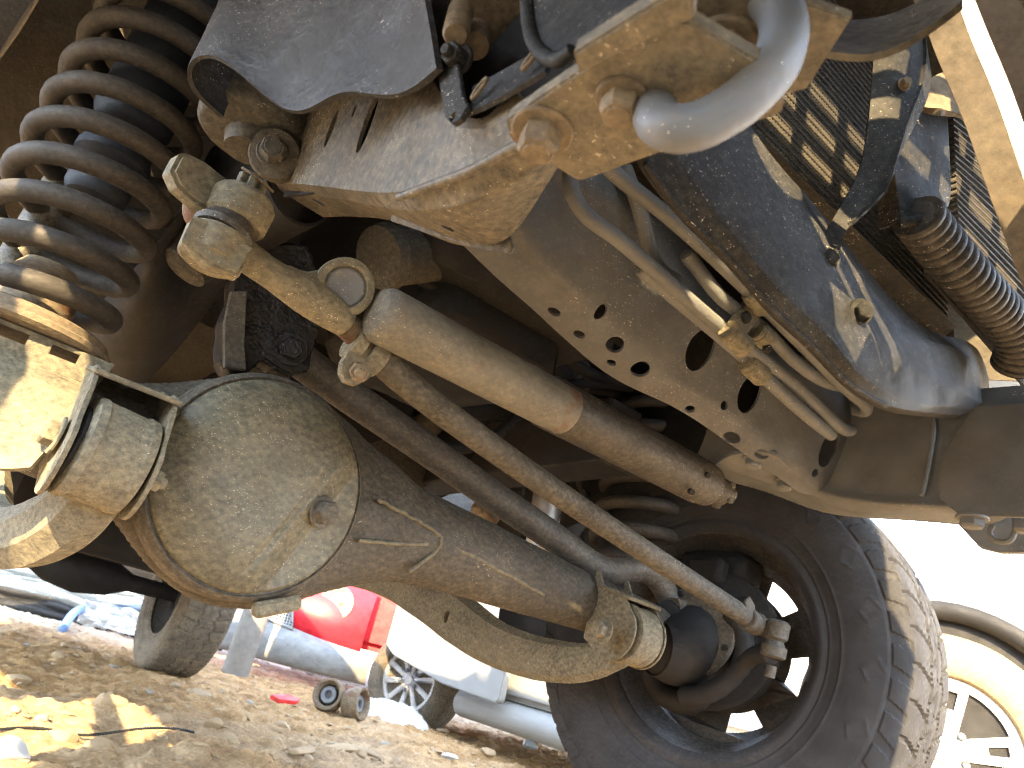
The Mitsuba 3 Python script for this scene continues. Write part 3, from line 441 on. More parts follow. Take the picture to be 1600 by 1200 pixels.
# power steering cooler pipes clipped to the crossmember
def pipe(pts, r, label=None): return vp('cooler_pipe', tube(pts, r, 18, 10), 'frame_grey', 60, label)
P1 = pipe([(-0.2361,-0.575,0.871),(-0.2295,-0.575,0.8486),(-0.2049,-0.575,0.8339),(-0.1713,-0.575,0.8334),(-0.0937,-0.57,0.8337),(0.0699,-0.565,0.8275),(0.2056,-0.56,0.8284),(0.3163,-0.555,0.8211),(0.3564,-0.552,0.8238),(0.377,-0.548,0.8324)], .0086, 'front cooler pipe resting on the crossmember')
P2 = pipe([(-0.2303,-0.6,0.8813),(-0.1961,-0.6,0.8771),(-0.12,-0.6,0.8779),(0.0291,-0.6,0.8678),(0.1714,-0.595,0.8571),(0.3027,-0.59,0.8495),(0.3382,-0.588,0.8494),(0.3523,-0.58,0.8485),(0.3594,-0.56,0.8558)], .0086, 'upper cooler pipe with a hooked end')
P3 = pipe([(-0.1573,-0.56,0.933),(-0.1204,-0.56,0.8965),(-0.087,-0.55,0.873),(-0.0644,-0.55,0.856),(-0.0299,-0.55,0.8579)], .0085)
P3b = pipe([(-0.0597,-0.58,0.8709),(-0.0243,-0.58,0.8612),(0.0173,-0.58,0.8512),(0.0958,-0.58,0.853),(0.1469,-0.58,0.8456),(0.203,-0.58,0.8425),(0.279,-0.57,0.8592),(0.3456,-0.56,0.886)], .0085)
P4 = pipe([(-0.0967,-0.553,0.8386),(-0.0273,-0.553,0.8327),(0.1019,-0.553,0.8231),(0.1306,-0.553,0.8186),(0.2372,-0.553,0.8059),(0.3419,-0.54,0.8114)], .0088)
for p, q, k in (((0.0341,-0.603,0.8654), (0.067,-0.603,0.8594), P2), ((0.0337,-0.578,0.8199), (0.0763,-0.576,0.8155), P1), ((0.0814,-0.582,0.8427), (0.109,-0.582,0.8413), P3b), ((0.106,-0.556,0.8156), (0.1446,-0.556,0.811), P4)):
    L_ = np.linalg.norm(A(q) - A(p))
    add(k + '__clip_sleeve', lathe(p, q, [(0, .011), (.002, .0125), (.006, .0125), (.007, .0135), (L_ - .003, .0138), (L_, .0115)], 30), 'cast_tan', 30)
add(P1 + '__clip_bridge', rough(slab([(0.0306,-0.592,0.828),(0.0506,-0.592,0.8657),(0.0725,-0.592,0.8755),(0.0784,-0.592,0.8609),(0.0571,-0.592,0.8243),(0.0404,-0.592,0.8127)], .012, (), .001, .002, away=(0, 0, .8)), .0006, 50), 'cast_tan', 40)
add(P1 + '__clip_screw', hexbolt((0.0446,-0.594,0.838), (-.25, -1, -.4), .0058, .004, 1.3, .0015), 'black_paint', 30)
add(P3b + '__clip_screw', hexbolt((0.1045,-0.585,0.8272), (-.25, -1, -.4), .005, .004, 1.3, .0015), 'black_paint', 30)

# lower radiator support, a black pressed channel
rs = [[(-0.1939,-0.72,0.9328),(-0.2193,-0.735,0.8898),(-0.26,-0.75,0.824),(-0.2834,-0.75,0.7973),(-0.2978,-0.74,0.7826),(-0.2849,-0.72,0.7975)], [(-0.1557,-0.72,0.9163),(-0.1823,-0.738,0.8747),(-0.231,-0.75,0.8218),(-0.2649,-0.75,0.7859),(-0.288,-0.74,0.7683),(-0.2745,-0.72,0.782)], [(-0.0891,-0.72,0.9037),(-0.1216,-0.738,0.8654),(-0.1858,-0.75,0.8109),(-0.2205,-0.75,0.7706),(-0.2377,-0.74,0.7537),(-0.2204,-0.72,0.7668)], [(-0.0262,-0.72,0.8965),(-0.0603,-0.738,0.8572),(-0.1389,-0.75,0.7965),(-0.1693,-0.75,0.7572),(-0.1786,-0.74,0.7474),(-0.1589,-0.72,0.761)],
      [(0.0536,-0.72,0.8847),(0.0142,-0.738,0.8468),(-0.0792,-0.75,0.786),(-0.1098,-0.75,0.7463),(-0.1111,-0.74,0.7341),(-0.0884,-0.72,0.7468)], [(0.1351,-0.72,0.8765),(0.0905,-0.738,0.8377),(-0.0109,-0.75,0.7837),(-0.0408,-0.75,0.7429),(-0.045,-0.74,0.7298),(-0.0193,-0.72,0.7419)], [(0.2203,-0.72,0.8822),(0.1671,-0.738,0.8414),(0.0691,-0.75,0.779),(0.0251,-0.75,0.7307),(0.018,-0.74,0.7217),(0.0439,-0.72,0.7334)],
      [(0.3546,-0.7,0.9387),(0.2865,-0.725,0.8872),(0.1823,-0.74,0.7992),(0.1421,-0.74,0.7552),(0.0965,-0.74,0.7295),(0.149,-0.71,0.7506)], [(0.4663,-0.68,0.9762),(0.3807,-0.71,0.9094),(0.2871,-0.73,0.8307),(0.255,-0.73,0.7963),(0.2085,-0.73,0.7683),(0.2719,-0.7,0.7929)], [(0.6067,-0.64,1.004),(0.5548,-0.66,0.9568),(0.4271,-0.7,0.8768),(0.3997,-0.7,0.856),(0.3621,-0.7,0.8315),(0.4493,-0.66,0.8668)]]
RS = vp('radiator_support', sheet(rs, .003, 110, 31, kv=1, dent=.004, away=(0, -.5, .9)), 'black_paint', 50, 'black pressed radiator support bar')
add(RS + '__pinch_flange', tube(catmull([r[4] for r in rs[1:8]], 8), .003, 8, smooth=False), 'black_paint', 60)
add(RS + '__clip_bolt', hexbolt((0.0097,-0.752,0.7904), (-.4, -.8, -.2), .0085, .007, 1.5, .004), 'black_paint', 30)

# radiator: bottom tank, flat cooling tubes one by one, fins between them
ry = -.655
RD = vp('radiator', sheet([[(-0.1521,-0.675,0.958),(-0.1258,-0.675,0.9479),(-0.1169,-0.675,0.9478)], [(0.326,-0.675,0.9588),(0.367,-0.675,0.9576),(0.387,-0.675,0.9575)]], .02, 30, 10, away=(0, 0, 1)), 'black_paint', 40, 'dark radiator behind the support bar')
T0, T1 = A((-0.1013,-0.66,0.9748)), A((0.405,-0.66,0.9835)); zb = .5 * (T0[2] + T1[2]); xa, xb = T0[0] - .06, T1[0] + .02
add(RD + '__bottom_tank', box(((xa + xb) / 2, -.64, zb - .005), (xb - xa, .05, .048), None, .006), 'black_paint', 30)
for i in range(32):
    add(RD + '__cooling_tube', box(((xa + xb) / 2, ry + .0165, zb + .028 + i * .0098), (xb - xa, .03, .0022), None, .0006), 'radiator_metal', False)
def fins(x0, x1, z0, dz, n, y, step=.0035):
    m = []
    for i in range(n):
        xs = np.arange(x0, x1, step); k = len(xs); z = np.where(np.arange(k) % 2, z0 + i * dz + .002, z0 + i * dz + dz - .002)
        v = np.vstack([np.c_[xs, np.full(k, y), z], np.c_[xs, np.full(k, y + .02), z]]); a = np.arange(k - 1)
        m.append(trimesh.Trimesh(v, np.vstack([np.c_[a, a + 1, a + 1 + k], np.c_[a, a + 1 + k, a + k]]), process=False))
    return cat(*m)
add(RD + '__fins', fins(xa, xb, zb + .028, .0098, 31, ry + .0015, .0028), 'fin_metal', False, kind='stuff')
add(RD + '__core_back', box(((xa + xb) / 2, ry + .034, zb + .18), (xb - xa, .006, .32)), 'dark_gut', False)
# second core with a black side tank and corrugated hose
CO = vp('condenser', rough(sheet([[(0.0168,-0.7713,1.053),(0.0252,-0.7607,1.017),(0.0428,-0.7572,0.9821),(0.0643,-0.7521,0.9665),(0.0798,-0.7505,0.9392)], [(0.058,-0.7749,1.083),(0.0706,-0.7688,1.05),(0.0897,-0.7642,1.011),(0.1031,-0.7628,0.9875),(0.1154,-0.7606,0.9636)], [(0.1103,-0.7772,1.122),(0.1238,-0.774,1.094),(0.1468,-0.7689,1.048),(0.1592,-0.766,1.023),(0.1635,-0.762,1.007)]], .03, 40, 50, away=(.2, 0, 1.1)), .003, 14, 4), 'black_paint', 40, 'black side tank of the condenser')
add(CO + '__tank_lip', tube(catmull([(0.0703,-0.7528,0.9301),(0.0801,-0.762,0.9353),(0.1154,-0.7618,0.9665),(0.1494,-0.7612,0.9986)], 8), .006, 10, smooth=False), 'black_paint', 60)
q0, q1, q2 = A((0.1519,-0.7596,1.134)), A((0.2331,-0.7405,0.9676)), A((0.5338,-0.7455,0.9455)); q3 = A((0.4642,-0.7699,1.22))
for i in range(26):
    t0, t1 = q0 + (q1 - q0) * i / 25, q3 + (q2 - q3) * i / 25
    add(CO + '__cooling_tube', beam(t0, t1, .0024, .017, (0, 1, 0), .0006), 'radiator_metal', False)
def fins2():
    m = []
    for i in range(25):
        k = 240; s = np.linspace(0, 1, k)[:, None]; za = np.where(np.arange(k) % 2, (i + .15) / 25, (i + .85) / 25)[:, None]
        p = (q0 + (q1 - q0) * za) * (1 - s) + (q3 + (q2 - q3) * za) * s + A((0, -.008, 0)); a = np.arange(k - 1)
        m.append(trimesh.Trimesh(np.vstack([p, p + (0, .02, 0)]), np.vstack([np.c_[a, a + 1, a + 1 + k], np.c_[a, a + 1 + k, a + k]]), process=False))
    return cat(*m)
add(CO + '__fins', fins2(), 'fin_metal', False, kind='stuff')
add(CO + '__core_back', thicken(np.array([[q0 + (0, .03, .0), q1 + (0, .03, 0)], [q3 + (0, .03, 0), q2 + (0, .03, 0)]]), .004), 'dark_gut', False)
hp = catmull([(0.0894,-0.7619,0.9494),(0.1333,-0.7633,0.9422),(0.1842,-0.7682,0.932),(0.2473,-0.7711,0.9272),(0.3084,-0.773,0.9233),(0.3491,-0.7707,0.9128),(0.3748,-0.7569,0.9005)], 24); dl_ = np.r_[0, np.cumsum(np.linalg.norm(np.diff(hp, axis=0), axis=1))]
hs = np.linspace(0, dl_[-1], 420); hpp = np.stack([np.interp(hs, dl_, hp[:, k]) for k in range(3)], 1)
vp('corrugated_hose', tube(hpp, .0245 + .0030 * np.abs(np.sin(hs / .0125 * np.pi)) ** .6, 36, smooth=False), 'rod_paint', 60, 'ribbed black air hose')
# twisted strap in front of the radiator
STR = vp('support_strap', sheet([[(-0.0421,-0.7724,1.089),(-0.0257,-0.7885,1.099),(0.0065,-0.7975,1.126)], [(-0.0251,-0.7632,1.042),(-0.005,-0.7786,1.045),(0.0258,-0.7893,1.078)], [(-0.0169,-0.7587,0.9913),(0.001,-0.7723,0.9936),(0.0159,-0.7821,1.021)], [(-0.0141,-0.7527,0.9453),(0,-0.7628,0.9457),(0.0079,-0.775,0.9603)], [(-0.0242,-0.7467,0.9048),(-0.0103,-0.7549,0.9013),(0.0017,-0.7715,0.9195)], [(-0.0363,-0.7363,0.8577),(-0.0262,-0.7428,0.8563),(-0.0175,-0.7509,0.8752)], [(-0.0364,-0.731,0.832),(-0.0275,-0.7356,0.8284),(-0.0218,-0.7445,0.8392)]], .003, 60, 14, away=(0, 0, 1.5)), 'black_paint', 40, 'flat black strap bolted to the support bar')
add(STR + '__folded_edge', sheet([[(0.0065,-0.7975,1.126),(0.0181,-0.7966,1.106)], [(0.0258,-0.7893,1.078),(0.0494,-0.7832,1.072)], [(0.0159,-0.7821,1.021),(0.0391,-0.7638,1.002)], [(0.0079,-0.775,0.9603),(0.0191,-0.7674,0.9551)], [(0.0017,-0.7715,0.9195),(0.0079,-0.7622,0.9179)]], .003, 40, 6), 'black_paint', 40)
add(STR + '__bolt', hexbolt((-0.0311,-0.738,0.8307), (-.5, -.8, -.2), .0085, .008, 1.4, .003), 'black_paint', 30)
add(STR + '__bolt', hexbolt((0.0002,-0.7839,1.049), (-.5, -.8, -.2), .0055, .006, 1.3, .002), 'rusty_steel', 30)
vp('radiator_bracket', rough(sheet([[(0.0424,-0.7721,1.072),(0.0544,-0.7773,1.065),(0.0714,-0.79,1.067)], [(0.0718,-0.7879,1.119),(0.0896,-0.7945,1.106),(0.1117,-0.7996,1.083)], [(0.1328,-0.7964,1.158),(0.1473,-0.7981,1.14),(0.1649,-0.7988,1.114)]], .006, 20, 14), .004, 20), 'rusty_steel', 40)

# sagging lower front panel at the upper right: dirty lining, folded edge and a front lip whitened to look sunlit
E_ = A([(-0.1811,-0.8979,0.9628),(-0.1454,-0.8976,0.9502),(-0.1232,-0.8986,0.9325),(-0.0944,-0.9015,0.9091),(-0.066,-0.9034,0.8839),(-0.0347,-0.905,0.8538),(0.0161,-0.9073,0.8093),(0.0893,-0.9114,0.7488)]); Et = np.gradient(E_, axis=0)
def ribbon(nrm, w):
    W = np.cross(Et, A(nrm)); W /= np.linalg.norm(W, axis=1, keepdims=True); return W * w
W1 = ribbon((-.50, -.82, -.12), .016); W1 = W1 * np.sign((W1 @ A((1, 0, 0))).mean()); W2 = ribbon((-.62, -.40, -.66), -.022); W2 = W2 * -np.sign((W2 @ A((1, 0, 0))).mean())
rows_ = [[e + w2 * 1.12, e + w2 * .6, e, e + w1] for e, w1, w2 in zip(E_, W1, W2)]
LIP = sheet([[e - .001 * unit(A((-.5, -.82, -.12))) + A((-.0004, -.0016, 0)), e + w1 + A((-.0004, -.0016, 0))] for e, w1 in zip(E_, W1)], .0015, 60, 5, ku=3, kv=1, away=(0, -.6, 1.4))
FP = vp('front_panel', sheet(rows_, .0018, 60, 25, ku=3, kv=1, away=(0, -.6, 1.4)), 'brown_panel', 25, 'dusty brown lower panel with a sunlit folded edge')

add(FP + '__panel_underside', rough(sheet([[(-0.1128,-0.8792,1.06),(-0.0826,-0.9219,1.078),(-0.0327,-0.9811,1.103)], [(-0.0736,-0.8807,1.003),(-0.0503,-0.9207,1.026),(-0.003,-0.9807,1.056)], [(-0.0242,-0.8855,0.9519),(-0.0008,-0.9236,0.9709),(0.0403,-0.9763,0.9949)], [(0.0359,-0.8881,0.8939),(0.0671,-0.9308,0.911),(0.1021,-0.9765,0.9289)]], .002, 40, 30, away=(-.1, -.6, 1.5)), .002, 9), 'panel_lining', 40, 'dusty brown underside behind the bright lip')
add(FP + '__folded_lip', LIP, 'white_paint', 40, 'folded lip painted white to look struck by full sun')  # white on this brown panel edge stands in for sun glare

# rubber flap, steering box
FL = vp('rubber_flap', rough(sheet([[(-0.5133,-0.2628,1.038),(-0.5478,-0.2972,1.023),(-0.5632,-0.3187,1.022),(-0.5635,-0.3474,1.014),(-0.5471,-0.3821,1.008),(-0.5196,-0.463,0.972),(-0.4994,-0.5378,0.9334),(-0.486,-0.6068,0.8927),(-0.4838,-0.676,0.841)], [(-0.509,-0.2701,0.9612),(-0.5455,-0.292,0.951),(-0.5623,-0.3195,0.9513),(-0.5549,-0.3588,0.9405),(-0.5297,-0.399,0.9184),(-0.4963,-0.4726,0.8713),(-0.479,-0.5517,0.8469),(-0.4668,-0.6236,0.8144),(-0.4656,-0.6908,0.7884)],
    [(-0.5073,-0.2663,0.9075),(-0.5464,-0.2832,0.9046),(-0.5616,-0.3132,0.9079),(-0.553,-0.356,0.9027),(-0.5262,-0.4023,0.8773),(-0.487,-0.4727,0.8288),(-0.4732,-0.5568,0.8063),(-0.4578,-0.6323,0.7769),(-0.4578,-0.6994,0.761)], [(-0.5061,-0.266,0.8908),(-0.5454,-0.284,0.8905),(-0.5607,-0.3153,0.8968),(-0.5509,-0.3616,0.889),(-0.5232,-0.4068,0.8599),(-0.4825,-0.4795,0.8084),(-0.4713,-0.5607,0.792),(-0.4548,-0.6368,0.762),(-0.4545,-0.7038,0.7486)]], .005, 60, 110, away=(-.5, 0, 1.5)), .0010, 30, 5), 'rubber_sheet', 50, 'curled grey rubber splash flap')
SG = vp('steering_gearbox', rough(cat(lathe((-0.4756,-0.22,1.066), (-0.4611,-0.24,0.8665), [(0, .062), (.13, .066), (.150, .064), (.158, .056), (.162, .03), (.18, .026)], 48), tube([(-0.4259,-0.235,0.8889),(-0.428,-0.235,0.9336),(-0.4323,-0.235,0.976)], [.03, .034, .03], 24)), .0012, 24, 3), 'cast_dusty', 50, 'cast steering box above the drop arm')
add(SG + '__bolt', hexbolt((-0.4441,-0.284,0.8772), (-.35, -1, -.1), .0155, .012, 1.2, .003, .5), 'cast_dusty', 30)
add(SG + '__ear', rough(lathe((-0.4268,-0.24,0.9036), (-0.4443,-0.285,0.8766), [(0, .033), (.03, .032), (.040, .028), (.041, .01)], 32), .001, 30), 'cast_dusty', 40)

# ---------------------------------------------------------------- wheels, knuckle and brake
def tyre_mesh(r=.398, w=.285, rim=.222, na=560, blocks=40, lug=.0065):
    h = w / 2
    prof = [(-h * .80, rim - .006), (-h * .86, rim + .004), (-h * .885, rim + .014), (-h * .87, rim + .02), (-h * .93, rim + .045), (-h * 1.0, rim + (r - rim) * .52), (-h * .985, rim + (r - rim) * .70), (-h * .95, rim + (r - rim) * .85), (-h * .89, r - .012), (-h * .80, r - .0025), (-h * .5, r), (0, r + .0015)]
    prof = A(prof + [(-u, q) for u, q in prof[-2::-1]])
    c = catmull(prof, 6); d = np.r_[0, np.cumsum(np.linalg.norm(np.diff(c, axis=0), axis=1))]
    s = np.linspace(0, d[-1], 150); c = np.stack([np.interp(s, d, c[:, k]) for k in (0, 1)], 1)
    tg = np.gradient(c, axis=0); nr = np.c_[-tg[:, 1], tg[:, 0]]; nr /= np.linalg.norm(nr, axis=1, keepdims=True)
    if nr[75, 1] < 0: nr = -nr
    a = np.arange(na) * 2 * np.pi / na; U, AA = np.meshgrid(c[:, 0] / h, a); Rr = np.meshgrid(c[:, 1], a)[0]
    ph = AA * blocks / (2 * np.pi); tread = (Rr > r - .011)
    zig = .05 * (np.abs((ph % 1) - .5) * 4 - 1)
    g = np.zeros_like(U)
    for u0 in (-.30, .30): g = np.maximum(g, (np.abs(U - u0 - zig) < .045) * 1.0)
    g = np.maximum(g, (np.abs(U - zig * .5) < .025) * .8)
    lat = ((ph + U * 1.1 + .15 * np.sin(U * 9)) % 1)
    g = np.maximum(g, (lat < .13) * (np.abs(U) < .30) * .8)
    lat2 = ((ph + np.where(U > 0, .5, 0) + np.abs(U) * .55) % 1)
    g = np.maximum(g, (lat2 < .13) * (np.abs(U) > .34) * .8)
    g = np.maximum(g, (((ph * 4 + U * 5) % 1) < .14) * (np.abs(U) < .8) * .28)      # sipes
    low = rim + (r - rim) * .74
    side = (Rr <= r - .011) & (Rr > low)
    q = (Rr - low) / (r - .011 - low)
    g2 = ((((ph + .35 * (1 - q) + np.where(U > 0, .5, 0)) % 1) < .26 + .12 * (1 - q)) | (q < .12)) * 1.0
    disp = np.where(tread, -lug * g, np.where(side, -.0026 * g2, 0))
    b2 = blocks / 2; m = (AA * b2 / (2 * np.pi)) % 1 - .5; ra = (Rr - (rim + (r - rim) * .60)) / .022                 # raised diamonds on the sidewall
    dia = np.abs(m) * 4.2 + np.abs(ra + m * 1.5); disp = disp + np.where((dia < 1.0) & (dia > .74) & (~tread), .0014, 0)
    disp = disp + .0016 * ((np.abs(Rr - (rim + (r - rim) * .28)) < .0022) | (np.abs(Rr - (rim + (r - rim) * .16)) < .002)) * (~tread)
    u = U * h + disp * nr[None, :, 0]; q = Rr + disp * nr[None, :, 1]
    v = np.stack([u, np.cos(AA) * q, np.sin(AA) * q], -1).reshape(-1, 3)
    n1 = len(c); ix = np.arange(na * n1).reshape(na, n1); jx = np.roll(ix, -1, 0)
    f = np.vstack([np.c_[ix[:, :-1].ravel(), jx[:, :-1].ravel(), jx[:, 1:].ravel()], np.c_[ix[:, :-1].ravel(), jx[:, 1:].ravel(), ix[:, 1:].ravel()]])
    return trimesh.Trimesh(v, f, process=False)
def rim_mesh(rim=.222, w=.22, disc=.035, slots=6, hub=.06):
    h = w / 2; a = np.arange(96) * 2 * np.pi / 96
    pr = [(-h - .006, rim + .014), (-h, rim + .016), (-h + .006, rim + .012), (-h + .010, rim), (-h * .55, rim - .008), (-h * .3, rim - .028), (h * .35, rim - .028), (h * .55, rim - .008), (h - .01, rim), (h, rim + .016)]
    pr2 = pr + [(x, q - .005) for x, q in pr[::-1]]
    R = [np.c_[np.full(96, x), np.cos(a) * q, np.sin(a) * q] for x, q in pr2 + [pr2[0]]]
    barrel = loft(R, cap=False)
    g = Point(0, 0).buffer(rim - .026, quad_segs=24).difference(Point(0, 0).buffer(hub, quad_segs=12))
    for k in range(slots):
        t0 = k * 2 * np.pi / slots; t = np.linspace(-.23, .23, 9) + t0
        o = [(np.cos(x) * (rim - .056), np.sin(x) * (rim - .056)) for x in t] + [(np.cos(x) * (rim - .090), np.sin(x) * (rim - .090)) for x in (t[::-1] - t0) * .8 + t0]
        g = g.difference(Polygon(o).buffer(.002))
    d = extrude_polygon(g, .005, engine='earcut'); v = d.vertices
    q = np.hypot(v[:, 0], v[:, 1]); d.vertices = np.c_[v[:, 2] + disc + .03 * np.clip(1 - ((q - .13) / .07) ** 2, -1, 1), v[:, 0], v[:, 1]]
    return cat(barrel, d)
TY, RM = tyre_mesh(), rim_mesh(disc=-.015)
TYD, RMD = mikit.ply(TY, 'tyre_rubber', 30), mikit.ply(RM, 'wheel_black', 30)
def wheel(c, label, rot=0.0, steer=0.0):
    M = np.eye(4); M[:3, 3] = c
    R = trimesh.transformations.rotation_matrix(rot, (1, 0, 0)); tw = T(M @ trimesh.transformations.rotation_matrix(steer, (0, 0, 1)) @ R)
    k = V + '__wheel'; i = 0
    while k in labels or k + '__tyre' in scene: i += 1; k = f'{V}__wheel_{i:03d}'
    labels[k] = {'label': label}
    scene[k + '__tyre'] = {**TYD, 'to_world': tw}; scene[k + '__rim'] = {**RMD, 'to_world': tw}
    return k
ST = math.radians(12); OUT = A((math.cos(ST), math.sin(ST), 0)); WC = A((0.7,-0.086,0.5638)) + OUT * .14
W1 = wheel(WC, 'front wheel with a worn all-terrain tyre', .19, ST)
W2 = wheel(A((0.6855,3.437,0.3153)) * (1, 1, 0) + A((.14, 0, .385)), 'rear wheel standing on the stony ground', .6)
scene[W2 + '__tyre'] = {**TYD, 'bsdf': {'type': 'ref', 'id': 'tyre_dusty'}, 'to_world': scene[W2 + '__tyre']['to_world']}
# brake drum back plate, hub and knuckle inside the front wheel
hub = WC + OUT * -.06
KN = vp('steering_knuckle', rough(cat(lathe(hub - OUT * .10, hub, [(0, .05), (.0, .075), (.03, .085), (.06, .085), (.062, .10), (.08, .105), (.1, .1)], 44),
     tube([(0.6,-0.0588,0.5143), (0.66,-0.0724,0.5225), hub - OUT * .05], [.05, .07, .08], 28)), .003, 24, 3), 'dark_gut', 50, 'greasy steering knuckle inside the wheel')
add(KN + '__dust_shield', rough(lathe(hub - OUT * .035, hub, [(0, .06), (.0, .128), (.004, .138), (.03, .140), (.034, .132), (.036, .06)], 60), .0015, 14), 'dark_gut', 40)
add(KN + '__seal_ring', rough(lathe(hub - OUT * .115, hub, [(0, .062), (.0, .085), (.008, .088), (.014, .085), (.015, .06)], 44), .001, 30), 'cast_dusty', 40)
for t in np.arange(8) * np.pi / 4 + .3: add(KN + '__seal_bolt', hexbolt(hub - OUT * .112 + A((-OUT[1], OUT[0], 0)) * .076 * math.cos(t) + A((0, 0, .076 * math.sin(t))), -OUT, .007, .006, 1.2, .002), 'tar', 30)
for t_, l_ in ((2.3, .05), (3.4, .04), (4.4, .05), (5.2, .045)):
    add(KN + '__shield_bolt', hexbolt(hub - OUT * .04 + A((-OUT[1], OUT[0], 0)) * .105 * math.cos(t_) + A((0, 0, .105 * math.sin(t_))), -OUT, .010, .012, 1.4), 'tar', 30)
add(KN + '__lower_lug', rough(cat(tube([hub - OUT * .08 + A((0, -.03, -.08)), hub - OUT * .06 + A((0, .0, -.125)), hub - OUT * .06 + A((0, .09, -.12)), hub - OUT * .07 + A((0, .13, -.06))], [.02, .024, .022, .018], 14), tube([hub - OUT * .09 + A((0, -.07, .05)), hub - OUT * .07 + A((0, -.10, .0)), hub - OUT * .06 + A((0, -.09, -.06))], [.022, .02, .02], 12)), .003, 30, 2), 'dark_gut', 50)
add(KN + '__brake_caliper', rough(cat(box(hub + A((.02, .03, .150)), (.09, .17, .075), None, .02), box(hub + A((-.03, .02, .135)), (.05, .09, .06), None, .015)), .002, 20, 2), 'dark_gut', 40)
add(KN + '__steering_arm', rough(tube([(0.66,-0.0924,0.438),(0.67,-0.1395,0.4512),(0.675,-0.1875,0.4861),(0.67,-0.2201,0.5206),(0.66,-0.2512,0.5375),(0.65,-0.2873,0.538)], [.018, .019, .017, .015, .016, .018], 20), .0012, 30), 'dark_gut', 60)
add(KN + '__ball_joint', cat(rough(lathe((0.65,-0.2866,0.5335), (0.65,-0.2889,0.5646), [(0, .017), (.003, .022), (.02, .022), (.022, .018), (.03, .014), (.035, .02), (.06, .021), (.066, .014)], 30), .0006, 40), tube([dl1, (0.645,-0.2923,0.5728)], [.015, .017], 18), lathe((0.65,-0.287,0.5206), (0.65,-0.2849,0.4987), [(0, .009), (.02, .009), (.021, .004)], 12)), 'cast_dusty', 40)
add(DL + '__sleeve', lathe((0.593,-0.262,0.5878), dl1, [(0, .0175), (.002, .0205), (.012, .0205), (.016, .0185), (.03, .018), (.032, .0205), (.042, .0205), (.044, .017)], 30), 'cast_dusty', 30)
add(DL + '__clamp_ear', slab([(0.5782,-0.275,0.5934),(0.5667,-0.275,0.6105),(0.5796,-0.275,0.6227),(0.5975,-0.275,0.6125),(0.6052,-0.275,0.5953)], .005, away=(.7, 0, .6)), 'cast_dusty', 30)
add(AX + '__rod_bracket', cat(slab([(0.6329,-0.075,0.6166),(0.6989,-0.075,0.62),(0.7179,-0.075,0.5947),(0.7017,-0.075,0.5478),(0.6873,-0.075,0.5472),(0.6818,-0.075,0.5864),(0.6535,-0.075,0.5836)], .05, (), .001, away=(.7, .2, .6)), slab([(0.5503,-0.085,0.5485),(0.5969,-0.085,0.5531),(0.6878,-0.085,0.551),(0.6842,-0.085,0.5403),(0.5678,-0.085,0.5322)], .006, away=(.7, 0, .8)), hexbolt((0.6834,-0.08,0.5872), (.2, -1, 0), .012, .01, 1.2)), 'cast_dusty', 30)
vp('coil_spring', rough(spring(.66, .10, .66, 1.1, .085, .015, .06, 1.0), .0009, 40, 5), 'spring_steel', 60, 'coil spring over the far end of the axle')
vp('shock_absorber', lathe((0.5218,0.27,0.921), (0.5467,0.27,0.66), [(0, .03), (.004, .036), (.24, .036), (.25, .03)], 40), 'silver_tube', 30, 'shiny silver shock absorber tube')

# ---------------------------------------------------------------- bodywork and the dark machinery above
BH = 1.42
def panel(name, pts, nu=8, nv=8, mat_='plain_gut', t=.003, label=None, k=1): return vp(name, sheet(pts, t, nu, nv, k, k), mat_, 40, label)
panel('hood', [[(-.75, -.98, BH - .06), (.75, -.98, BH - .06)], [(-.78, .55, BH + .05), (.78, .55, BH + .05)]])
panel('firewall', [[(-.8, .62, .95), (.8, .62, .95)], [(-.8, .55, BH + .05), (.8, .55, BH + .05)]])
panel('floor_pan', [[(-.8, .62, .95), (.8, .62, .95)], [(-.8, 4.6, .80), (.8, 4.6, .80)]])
for s in (-1, 1):
    panel('fender', [[(s * .95, -.95, BH - .15), (s * .78, -.98, BH - .04)], [(s * .98, -.4, BH - .12), (s * .79, -.4, BH)], [(s * .98, .6, BH - .1), (s * .8, .6, BH + .04)]], 8, 4)
    panel('inner_fender', [[(s * .66, -.85, .98), (s * .66, -.85, BH)], [(s * .70, -.45, 1.08), (s * .7, -.45, BH)], [(s * .74, .1, 1.12), (s * .74, .1, BH)], [(s * .80, .5, 1.0), (s * .8, .5, BH)], [(s * .86, .66, .7), (s * .86, .66, BH)]], 12, 4, 'fender_brown', .003, None)
    panel('sill', [[(s * .86, .64, .66), (s * .92, .64, 1.3)], [(s * .86, 3.0, .55), (s * .92, 3.0, 1.2)]])
# unseen nose panel: outline shaped to shade, extra holes beside grille slots aim sun patches
nose = Polygon([(-.95, .70), (-.62, .70), (-.60, .63), (-.46, .64), (-.40, .675), (-.34, .735), (-.29, .74), (-.28, .70), (.06, .70), (.10, .60), (.38, .60), (.42, .90), (.37, 1.0), (.35, 1.40), (-.95, 1.40)])
for hx, hz_, hr in ((-.30, 1.05, .045),): nose = nose.difference(Point(hx, hz_).buffer(hr))
nose = nose.difference(Polygon([(-.251, 1.009), (-.219, 1.047), (-.066, .926), (-.092, .888)]))
nose = nose.difference(Polygon([(-.215, .945), (-.165, .95), (-.137, .925), (-.16, .878), (-.20, .90)]))
for j in range(5):
    for i in range(-4, 3): nose = nose.difference(Polygon([(i * .09 - .034, 1.138 + j * .048), (i * .09 + .034, 1.138 + j * .048), (i * .09 + .034, 1.162 + j * .048), (i * .09 - .034, 1.162 + j * .048)]))
nm = extrude_polygon(nose, .004, engine='earcut'); nm.vertices = np.c_[nm.vertices[:, 0], -1.0 + nm.vertices[:, 2], nm.vertices[:, 1]]
vp('nose_sun_mask', nm, 'plain_gut', False)
